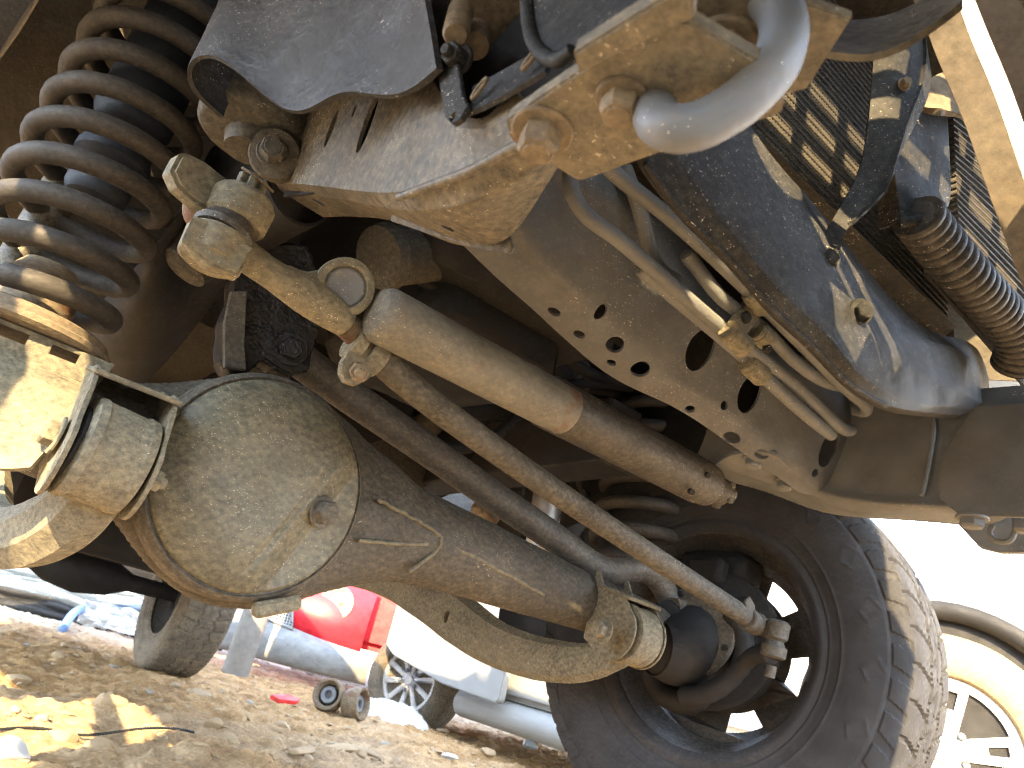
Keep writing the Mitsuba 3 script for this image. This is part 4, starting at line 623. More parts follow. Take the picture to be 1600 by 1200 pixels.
panel('wheel_arch_liner', [[(-0.9645,0.2616,1.238),(-0.7487,0.288,1.562),(-0.5296,0.3095,1.75)], [(-0.8458,0.3015,0.968),(-0.6862,0.4112,1.197),(-0.5016,0.4241,1.456)], [(-0.7922,0.5507,0.768),(-0.6448,0.6445,0.9075),(-0.4713,0.7912,1.177)]], 20, 20, 'fender_brown', .003, 'dusty brown wheel arch lining', 3)
a_ = np.linspace(-.25, np.pi * .70, 16)
vp('wheel_arch_liner', sheet([[(x, -.08 + .52 * math.cos(t), .60 + .50 * math.sin(t)) for t in a_] for x in (.60, .78, .95)], .003, 6, 40), 'dark_gut', 40)
panel('arch_wall', [[(.60, -.55, .86), (.60, -.55, 1.4)], [(.61, .1, .82), (.61, .1, 1.4)], [(.62, .66, .6), (.62, .66, 1.4)]], 8, 4, 'dark_gut')
# front wing with its wheel arch, the wheel on this side gone
for s_ in (-1, 1):
    wing = Polygon([(-1.0, .62), (-1.0, 1.36), (.66, 1.40), (.66, .60)]).difference(Polygon([(-.80, .4), (-.79, .86), (-.70, .985), (-.5, 1.02), (.20, 1.02), (.36, .93), (.42, .4)]).buffer(.02))  # left arch opening drawn forward to let the wanted sun patches in
    if s_ < 0: wing = wing.union(Polygon([(-.665, .74), (-.53, .74), (-.50, 1.05), (-.56, 1.05), (-.60, .94), (-.665, .90)]))  # hanging tab added out of view to shade the left axle end
    if s_ > 0: wing = wing.difference(Polygon([(-1.1, 0), (-.50, 0), (-.50, 1.0), (-1.1, 1.0)]))
    wm = extrude_polygon(wing, .004, engine='earcut'); wm.vertices = np.c_[s_ * .95 + wm.vertices[:, 2], wm.vertices[:, 0], wm.vertices[:, 1]]
    vp('wing', wm, 'white_paint', False)
vp('fuel_tank', box((.25, 3.0, .62), (1.1, .7, .32), None, .05), 'dark_gut', 30)
vp('rear_bumper', box((0, 4.35, .72), (1.7, .12, .18), None, .03), 'dark_gut', 30)
# engine, gearbox, exhaust, props
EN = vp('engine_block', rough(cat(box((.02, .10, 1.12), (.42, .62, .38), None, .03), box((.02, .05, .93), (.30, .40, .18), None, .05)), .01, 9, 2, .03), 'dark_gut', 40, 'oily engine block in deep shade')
for p, r in (((-0.0258,-0.1,0.9566), .012), ((-0.0329,-0.1,0.9116), .014), ((0.0048,-0.1,0.9753), .010), ((0.0602,-0.1,0.9477), .012)): add(EN + '__bolt', hexbolt(p, (-.2, -1, -.3), r, .012, 1.4), 'dark_gut', 30)
vp('engine_mount', rough(lathe((-0.2345,-0.16,0.8934), (-0.0861,-0.12,1.003), [(0, .03), (.003, .045), (.02, .05), (.025, .045), (.03, .044), (.19, .044)], 40), .001, 20), 'cast_dusty', 40, 'round brown mount behind the crossmember')
for pts, r in (([(-0.1601,-0.12,0.9219),(-0.0853,-0.12,0.9221),(-0.011,-0.12,0.9399),(0.0351,-0.12,0.9738)], .010), ([(-0.1048,-0.1,0.8704),(-0.0713,-0.1,0.9228),(-0.0391,-0.1,0.9889),(0.0308,-0.1,1.041)], .008), ([(0.1133,0.1,0.7534),(0.2075,0.1,0.8025),(0.2794,0.1,0.9005),(0.3975,0.1,1.01),(0.6137,0.1,1.089)], .012), ([(0.163,0.2,0.864),(0.3109,0.2,0.9561),(0.426,0.2,1.104),(0.6712,0.2,1.218)], .03), ([(0.2208,0,1.029),(0.2828,0,1.002),(0.3771,0,1.001),(0.5637,0,1.085)], .012)):
    vp('hose', rough(tube(pts, r, 12), .001, 40), 'dark_gut', 60)
vp('alternator_bracket', rough(slab([(-0.0498,-0.06,0.9441),(0.012,-0.06,1.016),(0.078,-0.06,0.9982),(0.1756,-0.06,0.9943),(0.2495,-0.06,0.9754),(0.1968,-0.06,0.9245),(0.0993,-0.06,0.9309),(0.0156,-0.06,0.9154)], .03, [((0.2109,-0.06,0.9776), .014)], .002, .003, away=(0, 1, .9)), .002, 20), 'dark_gut', 40)
vp('gearbox', rough(cat(lathe((0, .4, .95), (0, 2.1, .85), [(0, .2), (.1, .19), (.25, .13), (.8, .12), (.85, .16), (1.2, .15), (1.3, .06)], 32), lathe((.02, 1.5, .72), (.0, 3.4, .45), [(0, .04), (1.9, .04)], 24), lathe((-.25, .0, .60), (-.05, 1.4, .78), [(0, .035), (1.4, .035)], 24)), .006, 9, 3, .06), 'dark_gut', 40, 'dark gearbox and prop shafts')
vp('exhaust_pipe', tube([(.25, .3, .95), (.3, .8, .82), (.32, 1.8, .80), (.3, 3.2, .7)], .035, 18), 'plain_gut', 60, 'exhaust pipe along the floor')
vp('gearbox_crossmember', beam((-.45, 1.25, .80), (.45, 1.25, .80), .10, .06), 'plain_gut', 30)
vp('rear_axle', cat(lathe((-.75, 3.45, .385), (.75, 3.45, .385), [(0, .035), (.75, .04), (.85, .09), (1.0, .115), (1.15, .09), (1.25, .045), (1.5, .04)], 32)), 'dark_gut', 40, 'dark rear axle')
vp('chassis_rail_long', beam((.37, -.1, .86), (.42, 4.4, .72), .09, .13), 'dark_gut', 30, 'far chassis rail running to the tail')
vp('transfer_guard', sheet([[(0.139,0.5,0.7931),(0.1814,0.5,0.8741),(0.2366,0.5,0.93)], [(0.2401,0.5,0.7588),(0.3062,0.5,0.8398),(0.3486,0.5,0.8896)], [(0.316,0.52,0.7374),(0.3733,0.52,0.7983),(0.4339,0.52,0.8626)]], .004, 20, 14), 'plain_gut', 40, 'tan curved guard behind the axle')

# lines, looms and brackets in the dark between axle and floor
for pts, r, m_ in (([(-0.0682,0.15,0.9869),(0.0563,0.15,0.9795),(0.1882,0.15,0.9843),(0.403,0.15,1.02),(0.6471,0.15,1.093),(0.8388,0.15,1.139)], .010, 'dark_gut'), ([(-0.0117,0.2,1.089),(0.1058,0.2,1.138),(0.2331,0.2,1.142),(0.3311,0.2,1.21),(0.496,0.2,1.242)], .014, 'plain_gut'), ([(0.4929,0.25,1.041),(0.6234,0.25,1.061),(0.752,0.25,1.133),(0.9114,0.25,1.143)], .016, 'plain_gut'), ([(0.2991,0.3,0.7783),(0.3142,0.3,0.8445),(0.3957,0.3,0.8913),(0.4505,0.3,0.9785),(0.5838,0.3,1.051)], .012, 'dark_gut'),
                   ([(0.5514,0.22,0.9284),(0.5586,0.22,0.8669),(0.6395,0.22,0.8151),(0.7061,0.22,0.8207)], .008, 'black_paint'), ([(-0.0514,0.2,1.112),(0.0199,0.2,1.091),(0.0238,0.2,1.033),(0.1116,0.2,1.017)], .007, 'black_paint'), ([(0.4181,0.3,0.8839),(0.4726,0.3,0.84),(0.4808,0.3,0.7488),(0.531,0.3,0.7183)], .008, 'black_paint')):
    vp('hose', rough(tube(pts, r, 12), .001, 40), m_, 60)
for c_, s__, m_ in (((0.0689,0.05,0.9853), (.10, .05, .06), 'dark_gut'), ((0.3293,0.1,1.041), (.09, .06, .08), 'dark_gut'), ((0.4193,0.12,1.039), (.06, .05, .06), 'plain_gut'), ((0.6739,0.2,0.8581), (.05, .05, .10), 'plain_gut'), ((0.3922,0.3,0.7203), (.06, .05, .04), 'rusty_steel'), ((0.2123,0.15,1.135), (.16, .05, .03), 'plain_gut'), ((0.346,0.5,0.9579), (.20, .04, .06), 'plain_gut')):
    k_ = vp('chassis_bracket', rough(box(c_, s__, trimesh.transformations.rotation_matrix(.4, (.3, 1, .2))[:3, :3], .008), .002, 25, 3, .012), m_, 35); add(k_ + '__bolt', hexbolt(A(c_) + A((0, -s__[1] / 2, 0)), (-.2, -1, -.2), .011, .010, 1.35), 'cast_dusty', 30)
vp('floor_beam', beam((0.542,0.9,0.7921), (0.9637,0.9,1.136), .05, .03), 'plain_gut', 30)

# ---------------------------------------------------------------- the yard: ground, stones, scrap, parked wrecks
def terrain(x, y):
    p = np.stack([x, y, 0 * x], -1)
    z = .17 * np.exp(-(((x - 1.7) / 1.3) ** 2 + ((y + .35) / .95) ** 2)) + .05 * (meshkit.fbm(p * .35, 3, 1) - .5)
    near = np.exp(-((y - 2) / 7) ** 2)
    z = z + near * (.05 * (meshkit.fbm(p * 1.7, 3, 2) - .5) + .035 * (meshkit.fbm(p * 7, 4, 5) - .5) + .018 * np.abs(meshkit.fbm(p * 22, 3, 9) - .5) * 2)
    q = meshkit.noise(p * 11 + 3.3, 4); z = z + near * .016 * np.clip((q - .62) / .12, 0, 1)
    q = meshkit.noise(p * 26 + 8.3, 6); return z + near * .008 * np.clip((q - .6) / .1, 0, 1)
gx = np.unique(np.r_[np.linspace(-120, -3, 26), np.linspace(-3, -1, 60), np.linspace(-1, 4.2, 460), np.linspace(4.2, 9, 90), np.linspace(9, 140, 30)])
gy = np.unique(np.r_[np.linspace(-120, -4, 26), np.linspace(-4, .4, 90), np.linspace(.4, 4.6, 420), np.linspace(4.6, 9, 140), np.linspace(9, 160, 34)])
GX, GY = np.meshgrid(gx, gy, indexing='ij'); GZ = terrain(GX, GY)
ix = np.arange(GX.size).reshape(GX.shape); a, b, c, d = ix[:-1, :-1].ravel(), ix[1:, :-1].ravel(), ix[1:, 1:].ravel(), ix[:-1, 1:].ravel()
add('ground', trimesh.Trimesh(np.stack([GX, GY, GZ], -1).reshape(-1, 3), np.vstack([np.c_[a, b, c], np.c_[a, c, d]]), process=False), 'soil', True, kind='structure')
def gz(x, y): return float(terrain(A([x]), A([y]))[0])
def stone(r, seed, flat=.55):
    m = trimesh.creation.icosphere(2, r); v = m.vertices; g = np.random.default_rng(seed)
    for _ in range(7):                                                 # broken faces
        n = unit(g.normal(size=3)); h = r * g.uniform(.5, .8); s = v @ n - h; v = v - np.outer(np.maximum(s, 0), n) * .92
    v = v * (1 + .16 * (meshkit.fbm(v / r * 1.5 + seed, 2, seed) - .5))[:, None] * g.uniform(.7, 1.25, 3) * (1, 1, flat)
    return trimesh.Trimesh(v, m.faces, process=False)
def put(m, x, y, up=0, rot=None):
    rot = rng.uniform(0, 6.28) if rot is None else rot
    m = m.copy(); m.apply_transform(trimesh.transformations.rotation_matrix(rot, (0, 0, 1)))
    return m.apply_translation((x, y, gz(x, y) - m.bounds[0][2] + up))
stones = [(-0.0442,2.12,0),(-0.0207,1.669,0),(0.1183,1.976,0),(0.1608,1.73,0),(-0.0964,1.327,0),(-0.0763,1.117,0),(0.4107,2.586,0),(0.423,2.222,0),(0.6315,2.588,0),(0.6921,2.417,0),(-0.0129,1.351,0),(1.017,2.999,0),(0.502,1.696,0),(1.02,2.654,0),(0.9294,2.274,0),(0.3146,1.653,0),(0.1865,1.505,0),(0.4776,1.441,0),(0.6311,1.494,0),(0.2902,1.241,0),(0.8308,1.669,0),(0.9499,1.643,0),(1.417,2.047,0),(1.247,1.664,0),(2.319,2.876,0),(2.553,2.865,0),(2.955,3.04,0),(2.159,2.239,0),(0.5228,3.199,0),(0.4143,3.262,0),(0.22,2.977,0),(0.1252,3.264,0),(0.3646,3.668,0),(-0.0133,1.024,0),(-0.1533,1.364,0),(0.9928,1.523,0),(0.7125,1.367,0),(1.666,1.898,0),(3.548,3.526,0),(0.8952,1.99,0)]
for i, p in enumerate(stones):
    r = (.034, .02, .026, .042, .022, .030)[i % 6] * (.8 + .5 * rng.random())
    k = add('stone', put(stone(r, i, .38 + .25 * rng.random()), p[0], p[1], -.3 * r), ('stone_tan', 'stone_grey')[i % 3 == 1], 25)
    labels[k] = {'label': 'broken stone lying loose on the dusty brown ground' if i % 3 != 1 else 'greyish broken stone lying loose on the dusty brown ground', 'category': 'stone', 'group': 'brown stones on the ground' if i % 3 != 1 else 'grey stones on the ground'}
def scatter(n, x0, x1, y0, y1, lo, hi, seed):
    g = np.random.default_rng(seed); base = [trimesh.convex.convex_hull(g.normal(size=(11, 3)) * (.62, .5, .5)) for _ in range(12)]; V, F, o = [], [], 0
    for b_ in base: b_.vertices = b_.vertices * g.uniform(.7, 1.2, 3)
    X = g.uniform(x0, x1, n); Y = y0 + (y1 - y0) * g.random(n) ** 1.3; Z = terrain(X, Y)
    for k in range(n):
        b_ = base[k % 12]; r = lo + (hi - lo) * g.random() ** 3; t = g.uniform(0, 6.28); c_, s_ = math.cos(t), math.sin(t)
        v = b_.vertices * r * (1.15, .9, .5); v = np.c_[v[:, 0] * c_ - v[:, 1] * s_, v[:, 0] * s_ + v[:, 1] * c_, v[:, 2]] + (X[k], Y[k], Z[k] + r * .15)
        V.append(v); F.append(b_.faces + o); o += len(v)
    return trimesh.Trimesh(np.vstack(V), np.vstack(F), process=False)
k = add('gravel', scatter(5200, -.6, 4.2, .7, 6, .004, .022, 3), 'stone_tan', 20); labels[k] = {'label': 'loose gravel strewn over the dusty brown ground', 'category': 'gravel', 'kind': 'stuff'}
def one(key, mesh, mat_, label, cat_, smooth=35):
    k = add(key, mesh, mat_, smooth); labels[k] = {'label': label, 'category': cat_}; return k
def on(px_pt, dz=0): return A((px_pt[0], px_pt[1], gz(px_pt[0], px_pt[1]) + dz))
cab = [on(p, .006) for p in [(-0.2496,1.113,0),(-0.1186,1.173,0),(-0.0284,1.178,0),(0.1187,1.262,0),(0.3156,1.447,0)]] + [on(p, .008) for p in [(0.3595,1.459,0)]]
one('cable', tube(cab, .0035, 8), 'black_paint', 'thin black cable lying across the stony ground', 'cable', 60)
rs_ = on((1.181,2.641,0)); one('plastic_scrap', rough(slab([rs_ + A(q) for q in ((-.07, .03, .02), (.03, .05, .035), (.075, .0, .03), (.05, -.03, .015), (-.04, -.02, .01))], .02, (), .003, .008, away=rs_ + (0, 0, 1)), .003, 30), 'red_plastic', 'flat broken piece of red plastic on the ground', 'plastic scrap')
for q, lab, t in (((1.471,2.762,0), 'rusty steel joint cup lying left of the white bag', .3), ((1.577,2.654,0), 'rusty broken steel ring beside the white bag', 1.9)):
    c_ = on(q, .075); ax = A((-.75 * math.cos(t) + .1, -.55, .15))
    k = thing('steel_joint' if t < 1 else 'steel_ring', lab, 'scrap metal')
    add(k + '__cup', rough(lathe(c_ - unit(ax) * .07, c_ + ax, [(0, .035), (.01, .06), (.03, .075), (.06, .078), (.064, .082), (.085, .082), (.09, .078), (.11, .078), (.112, .066), (.09, .055), (.03, .05), (.025, .0)], 40), .003, 16), 'rusty_steel', 40)
    add(k + '__inner_race', rough(lathe(c_ - unit(ax) * .04, c_ + ax, [(0, .02), (.0, .042), (.05, .044), (.06, .04), (.062, .022), (.03, .02)], 30), .002, 20), 'bare_steel', 40)
bagp = on((1.982,2.975,0), .02)
g = np.linspace(-1, 1, 60); BX, BY = np.meshgrid(g, g, indexing='ij'); BZ = .11 * np.clip(1 - BX ** 2 - BY ** 2, 0, 1) ** .6 * (.5 + .9 * meshkit.fbm(np.stack([BX * 1.6, BY * 1.6, BX * 0], -1), 4, 8)) + .05 * (np.abs(meshkit.fbm(np.stack([BX * 4, BY * 4, BX * 0], -1), 3, 3) - .5)) * (BX ** 2 + BY ** 2 < 1)
s_ = 1 - .25 * meshkit.noise(np.stack([np.arctan2(BY, BX) * 1.6, BX * 0, BY * 0], -1), 5)
one('plastic_bag', thicken(np.stack([bagp[0] + .30 * BX * s_ * .75 + .10 * BY, bagp[1] + .22 * BY * s_ - .17 * BX, bagp[2] - .02 + BZ], -1), .003), 'white_plastic', 'crumpled white plastic bag on the ground by the silver wheel', 'plastic bag', 60)
for q, r in (((-0.2171,0.9038,0), .10), ((1.996,0.9983,0), .05)): pass
one('white_sun_chunk', put(stone(.05, 91, .7), *(-0.2326,0.8294,0)[:2]), 'white_plastic', 'white chunk painted as an overexposed sunlit spot at the bottom left corner', 'sunlit chunk')  # white colour imitates overexposed sunlit ground in the corner
one('paper_scrap', put(stone(.035, 92, .4), *(1.678,1.904,0)[:2]), 'white_plastic', 'small white scrap of paper on the ground', 'paper scrap')
one('foil_scrap', put(stone(.06, 93, .5), *(2.961,2.816,0)[:2]), 'pale_blue', 'pale blue crumpled scrap beside the front tyre', 'foil scrap')
for p, w_, lab in (([(0.646,1.346,0),(1.073,1.666,0),(1.115,1.59,0)], .03, 'splintered flat stick lying on the soil'),): one('stick', rough(tube([on(q, .02) for q in p], [.02, .025, .012], 8, flat=.5), .005, 30), 'stone_tan', lab, 'stick')

# parked wrecks, built in a frame that faces the way they stand: u along the side, v into the body, z up
def frame_at(c, n):
    n = unit(A((n[0], n[1], 0))); u_ = A((-n[1], n[0], 0)); M = np.eye(4); M[:3, 0], M[:3, 1], M[:3, 3] = u_, -n, c; M[:3, 2] = (0, 0, 1); return M
def side_profile(o, w, arches=(), b=.03):
    g = Polygon(o).buffer(.04, quad_segs=4).buffer(-.04, quad_segs=4)
    for ax_, az, r_ in arches: g = g.difference(Point(ax_, az).buffer(r_, quad_segs=16))
    i = g.buffer(-b)
    ms = [extrude_polygon(g, w - 2 * b, engine='earcut').apply_translation((0, 0, b)), extrude_polygon(i, w, engine='earcut')]
    m = cat(*ms); v = m.vertices; m.vertices = np.c_[v[:, 0], v[:, 2], v[:, 1]]; return fix(m)
def car_wheel(k, M, u_, z_, r, rim, w, spokes, mt_tyre='tyre_dusty', mt_rim='alloy', depth=.02):
    pr = [(w, rim), (w, r * .8), (w * .93, r * .96), (w * .8, r), (w * .2, r), (.02, r * .96), (-.012, r * .84), (-.012, rim * 1.08), (.0, rim * 1.0), (.02, rim * .98), (.05, rim * .9)]
    t = lathe((u_, 0, z_), (u_, 1, z_), pr[::-1], 72).apply_transform(M)
    kk = k + '__wheel'; i = 0
    while kk + '__tyre' in scene: i += 1; kk = f'{k}__wheel_{i:03d}'
    add(kk + '__tyre', rough(t, .002, 12), mt_tyre, 40)
    dsc = lathe((u_, .085, z_), (u_, 1, z_), [(0, rim * .2), (0, rim * .9), (.01, rim * .9)], 40).apply_transform(M); add(kk + '__brake_disc', dsc, 'rusty_steel', 30)
    g_ = Point(0, 0).buffer(rim, quad_segs=20).difference(Point(0, 0).buffer(rim * .86, quad_segs=20)).union(Point(0, 0).buffer(rim * .24))
    for s in range(spokes):
        a_ = s * 2 * np.pi / spokes + .2; e = A((math.cos(a_), math.sin(a_))); q = A((-e[1], e[0])); w0, w1 = (.13, .20) if spokes < 8 else (.07, .085)
        g_ = g_.union(Polygon([e * rim * .15 + q * rim * w0, e * rim * .9 + q * rim * w1, e * rim * .9 - q * rim * w1, e * rim * .15 - q * rim * w0]))
    if spokes < 8:
        for s in range(spokes):
            a_ = s * 2 * np.pi / spokes + .2; e = A((math.cos(a_), math.sin(a_))); g_ = g_.difference(Polygon([e * rim * .55 + A((-e[1], e[0])) * .012, e * rim * .8 + A((-e[1], e[0])) * .016, e * rim * .8 - A((-e[1], e[0])) * .016, e * rim * .55 - A((-e[1], e[0])) * .012]))
    m = extrude_polygon(g_.buffer(-.006).buffer(.006), .02, engine='earcut'); i2 = extrude_polygon(g_.buffer(-.007), .026, engine='earcut'); m = cat(m, i2)
    v = m.vertices; q = np.hypot(v[:, 0], v[:, 1]) / rim; m.vertices = np.c_[u_ + v[:, 0], depth + .026 - v[:, 2] + .012 * (1 - q) , z_ + v[:, 1]]
    add(kk + '__rim', fix(m).apply_transform(M), mt_rim, 30)
    for s in range(5):
        a_ = s * 2 * np.pi / 5 + .8; add(kk + '__lug_nut', hexbolt((u_ + .3 * rim * math.cos(a_), depth, z_ + .3 * rim * math.sin(a_)), (0, -1, 0), .011, .012, 1.2).apply_transform(M), 'bare_steel', 30)
    add(kk + '__hub_cap', lathe((u_, depth + .01, z_), (u_, 0, z_), [(0, rim * .17), (.012, rim * .17), (.018, rim * .13)], 28).apply_transform(M), mt_rim, 30)

# white car on the right, its wheel just behind the front tyre
Wb = A((2.255,0.0958,0.5166)); Mb = frame_at(Wb * (1, 1, 0), (-.9, -.43)); zb_ = Wb[2]
kb = thing('white_car', 'white sunlit car with a five-spoke hubcap behind the big front tyre', 'car')
add(kb + '__body', side_profile([(-.95, zb_ - .12), (-.95, zb_ + .35), (-.80, zb_ + .62), (.3, zb_ + .75), (.9, zb_ + 1.15), (2.2, zb_ + 1.15), (2.6, zb_ + .6), (2.6, zb_ - .12)], 1.6, [(0, zb_ + .02, .42)]).apply_transform(Mb), 'white_paint', 30)
a_ = np.linspace(-.3, np.pi + .3, 30)
add(kb + '__arch_trim', tube(np.c_[.43 * np.cos(a_), 0 * a_ + .02, zb_ + .02 + .43 * np.sin(a_)], .036, 10, smooth=False).apply_transform(Mb), 'black_plastic', 60)
add(kb + '__arch_liner', lathe((0, .04, zb_ + .02), (0, 1, zb_ + .02), [(0, .425), (.3, .425), (.3, .0)], 40).apply_transform(Mb), 'black_plastic', 30)
car_wheel(kb, Mb, 0, zb_, .375, .235, .22, 5, 'tyre_tan', 'silver_paint')
# white car with a ten-spoke wheel beyond the axle
Wa = A((2.192,3.197,0.2429)); Ma = frame_at(Wa * (1, 1, 0), (-.99, -.02)); za = Wa[2]
ka = thing('white_pickup', 'white car with a many-spoked silver wheel under its hanging door panel', 'car')
add(ka + '__body', side_profile([(-.32, za + .13), (-.32, za + 1.0), (1.9, za + 1.0), (1.9, za + .05), (.45, za + .05), (.38, za + .14)], 1.5).apply_transform(Ma), 'pickup_paint', 30)
add(ka + '__side_panel', slab([(-.10, -.16, za + .17), (-.10, -.16, za + .9), (1.0, -.10, za + .9), (1.0, -.10, za + .02), (.52, -.12, za + .04), (.0, -.155, za + .12)], .05, (), .006, .03, away=(0, 5, za)).apply_transform(Ma), 'pickup_paint', 30)
add(ka + '__panel_recess', slab([(-.02, -.165, za + .42), (-.02, -.165, za + .60), (.7, -.128, za + .60), (.7, -.128, za + .42)], .006, (), .001, .03, away=(0, 5, za)).apply_transform(Ma), 'pickup_paint', 30)
add(ka + '__sill', tube([(.52, .05, za - .03), (1.9, .05, za - .03)], .075, 16).apply_transform(Ma), 'pickup_paint', 60)
Mw = frame_at(Wa * (1, 1, 0), (-.9, -.43)); car_wheel(ka, Mw, 0, za, .31, .195, .24, 10)
add(ka + '__axle', rod((0, .2, za), (0, 1.3, za), .04).apply_transform(Ma), 'dark_gut', 30)
# red car nose beyond the rear wheel: fascia, mesh grille, grey bumper, open lamp socket
Rc = A((1.876,4.213,0.3596)); Mr = frame_at(Rc * (1, 1, 0), (-.56, -.83)); z0 = Rc[2]
kr = thing('red_car', 'red car with a grey bumper and its headlamp missing', 'car')
def R_(pts, away=(0, 5, 0)): return pts
rr_ = lambda rows, t, nu=24, nv=20, k=3: sheet(rows, t, nu, nv, k, k, away=(0, 3, z0)).apply_transform(Mr)
add(kr + '__body', side_profile([(-.95, z0 - .02), (-.95, z0 + .28), (-.85, z0 + .58), (.85, z0 + .62), (.9, z0 + .3), (.9, z0 - .02)], 1.3, (), .06).apply_transform(Mr @ trimesh.transformations.translation_matrix((0, .46, 0))), 'red_paint', 30)
add(kr + '__fascia', rr_([[(-.42, .02, z0 + .02), (-.42, -.03, z0 + .15), (-.42, .02, z0 + .32), (-.42, .2, z0 + .55)], [(-.15, -.06, z0 - .02), (-.15, -.12, z0 + .12), (-.15, -.05, z0 + .32), (-.15, .15, z0 + .56)], [(.15, -.08, z0 - .05), (.15, -.14, z0 + .10), (.15, -.07, z0 + .30), (.15, .12, z0 + .55)], [(.45, .02, z0 - .05), (.45, -.02, z0 + .10), (.45, .03, z0 + .28), (.45, .2, z0 + .5)]], .02), 'red_paint', 40)
add(kr + '__bumper', rr_([[(-.55, .0, z0 - .24), (-.55, -.06, z0 - .22), (-.55, -.08, z0 - .08), (-.55, -.02, z0 + .06)], [(-.2, -.1, z0 - .24), (-.2, -.17, z0 - .21), (-.2, -.19, z0 - .08), (-.2, -.12, z0 + .03)], [(.2, -.12, z0 - .24), (.2, -.19, z0 - .21), (.2, -.21, z0 - .10), (.2, -.14, z0 - .02)], [(.55, .0, z0 - .24), (.55, -.06, z0 - .2), (.55, -.08, z0 - .1), (.55, -.02, z0 - .04)]], .03), 'grey_plastic', 40)
mg = [(-.30, -.125, z0 + .03), (-.30, -.135, z0 + .21), (-.20, -.15, z0 + .19), (-.06, -.165, z0 + .10), (-.02, -.17, z0 - .0)]
add(kr + '__grille_frame', tube(mg + [mg[0]], .012, 8, smooth=False).apply_transform(Mr), 'grey_plastic', 60)
add(kr + '__grille', slab(mg, .02, (), .002, away=(0, 4, z0)).apply_transform(Mr), 'mesh_grille', 30)
add(kr + '__lamp_socket', lathe((.20, -.10, z0 + .24), (.20, 1, z0 + .26), [(0, .09), (.0, .12), (.02, .12), (.03, .085), (.1, .08), (.1, 0)], 30).apply_transform(Mr), 'steel_grey', 30)
add(kr + '__lamp_hole', lathe((.20, -.075, z0 + .24), (.20, 1, z0 + .26), [(0, .075), (.06, .07)], 24).apply_transform(Mr), 'dark_gut', 30)
add(kr + '__headlight', rr_([[(-.10, -.062, z0 + .33), (-.1, .04, z0 + .42)], [(.0, -.078, z0 + .32), (.02, .04, z0 + .44)], [(.08, -.07, z0 + .34), (.08, .05, z0 + .42)]], .02, 12, 8, 3), 'pickup_paint', 40)
# white drain pipe lying in front of it
one('plastic_pipe', rod(on((2.652,5.815,0), .05), on((3.344,5.555,0), .05), .055), 'white_plastic', 'long white pipe lying on the ground below the red car', 'pipe')
one('steel_drum', rough(lathe(on((1.437,3.983,0.1068), -.05), on((1.437,3.983,0.1068), 1), [(0, .08), (.02, .086), (.25, .085), (.27, .09), (.29, .085), (.50, .086), (.52, .076)], 36), .003, 8), 'drum_grey', 'dusty pale grey drum standing between the rear wheel and the red car', 'drum')
# heap of wrecks at the far left
g7 = np.random.default_rng(11)
def crumple(c, sx_, sz_, key, mat_, lab, cat_, amp=.12, tilt=0):
    c = A(c); u_ = A((.82, -.57, 0)); uu, vv = np.meshgrid(np.linspace(-.5, .5, 46), np.linspace(0, 1, 26), indexing='ij')
    P_ = c + uu[..., None] * sx_ * u_ + vv[..., None] * sz_ * A((tilt * .5, tilt, 1.0))
    n_ = meshkit.fbm(np.stack([uu * 5, vv * 4, uu * 0 + c[0]], -1), 4, 3) - .5; P_ = P_ + (n_ * amp * 2)[..., None] * A((-.57, -.82, .25)) + ((meshkit.noise(np.stack([uu * 7, vv * 0, uu * 0 + c[1]], -1)) - .5) * .25 * sz_ * vv)[..., None] * A((0, 0, 1))
    return one(key, thicken(P_, .012), mat_, lab, cat_, 50)
wp = on((0.5833,6.069,0)); wq = on((0.3723,6.223,0))
crumple(wp + A((-.25, -.1, .0)), 2.2, .13, 'wrecked_panel', 'dark_gut', 'dark broken underside of the wreck at the far left', 'car panel', .1)
crumple(wp + A((-.2, .05, .12)), 2.0, .17, 'wrecked_panel_001', 'blue_wreck', 'long crushed blue grey body panel at the far left', 'car panel', .10)
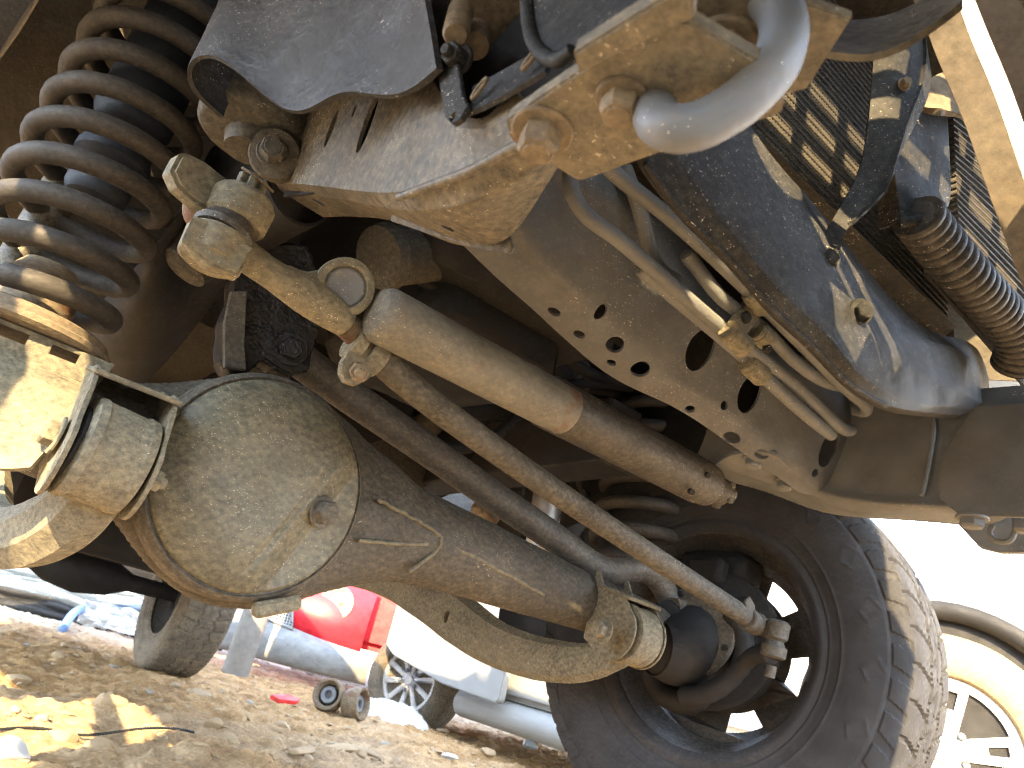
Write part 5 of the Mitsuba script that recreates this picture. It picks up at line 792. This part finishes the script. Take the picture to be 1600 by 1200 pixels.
crumple(wp + A((-.1, .3, .27)), 2.4, .16, 'wrecked_panel_002', 'foil', 'pale crushed roof lying on top of the wreck heap', 'car panel', .06)
crumple(wp + A((.2, .9, .0)), 3.2, .60, 'wrecked_panel_003', 'black_plastic', 'dark mangled car body behind the blue grey panel', 'car panel', .15)
crumple(on((1.036,6.625,0)), .50, .34, 'silver_sheet', 'foil', 'crumpled silver blue sheet standing left of the rear wheel', 'metal sheet', .22)
crumple(on((0.9589,5.331,0)), .5, .16, 'white_sack', 'white_plastic', 'low white sack on the ground left of the rear wheel', 'sack', .1, .2)
one('blue_hose', tube([on(q, h_) for q, h_ in zip([(0.5477,4.791,0),(0.7373,5.468,0),(0.9526,5.745,0),(1.259,5.999,0)], (.03, .12, .15, .12))], .03, 12), 'blue_plastic', 'bent blue plastic strip left of the rear wheel', 'plastic strip', 60)
add('hills', (lambda xs: sheet([[(x * 1.0, 95, -2) for x in xs], [(x, 97, 1.2 + 2.2 * meshkit.noise(A((x * .05, 0, 0)))) for x in xs]], 1.0, 4, 120, 1, 3))(np.linspace(-110, 130, 60)), 'stone_grey', 40, kind='structure')

# unseen van added ahead of the vehicle to shade the ground and cut its bounce
Mv = frame_at((-2.75, -4.05, 0), (.57, .82)); kv_ = thing('added_shade_van', 'unseen white van added in front of the lifted vehicle to shade the ground', 'van')
add(kv_ + '__body', side_profile([(-2.6, .35), (-2.6, 1.0), (-2.1, 1.15), (-1.5, 1.85), (-1.3, 1.92), (2.3, 1.92), (2.35, .35)], 1.7, [(-1.6, .33, .36), (1.5, .33, .36)], .05).apply_transform(Mv), 'pickup_paint', 30)
for u_ in (-1.6, 1.5): car_wheel(kv_, Mv, u_, .33, .32, .2, .2, 5)
for a0, a1 in ((-1.35, -.3), (-.15, 1.0), (1.15, 2.15)): add(kv_ + '__window', slab([(a0, -.004, 1.2), (a0, -.004, 1.72), (a1, -.004, 1.72), (a1, -.004, 1.2)], .004, (), .001, .04, away=(0, -5, 1.4)).apply_transform(Mv), 'black_paint', 30)
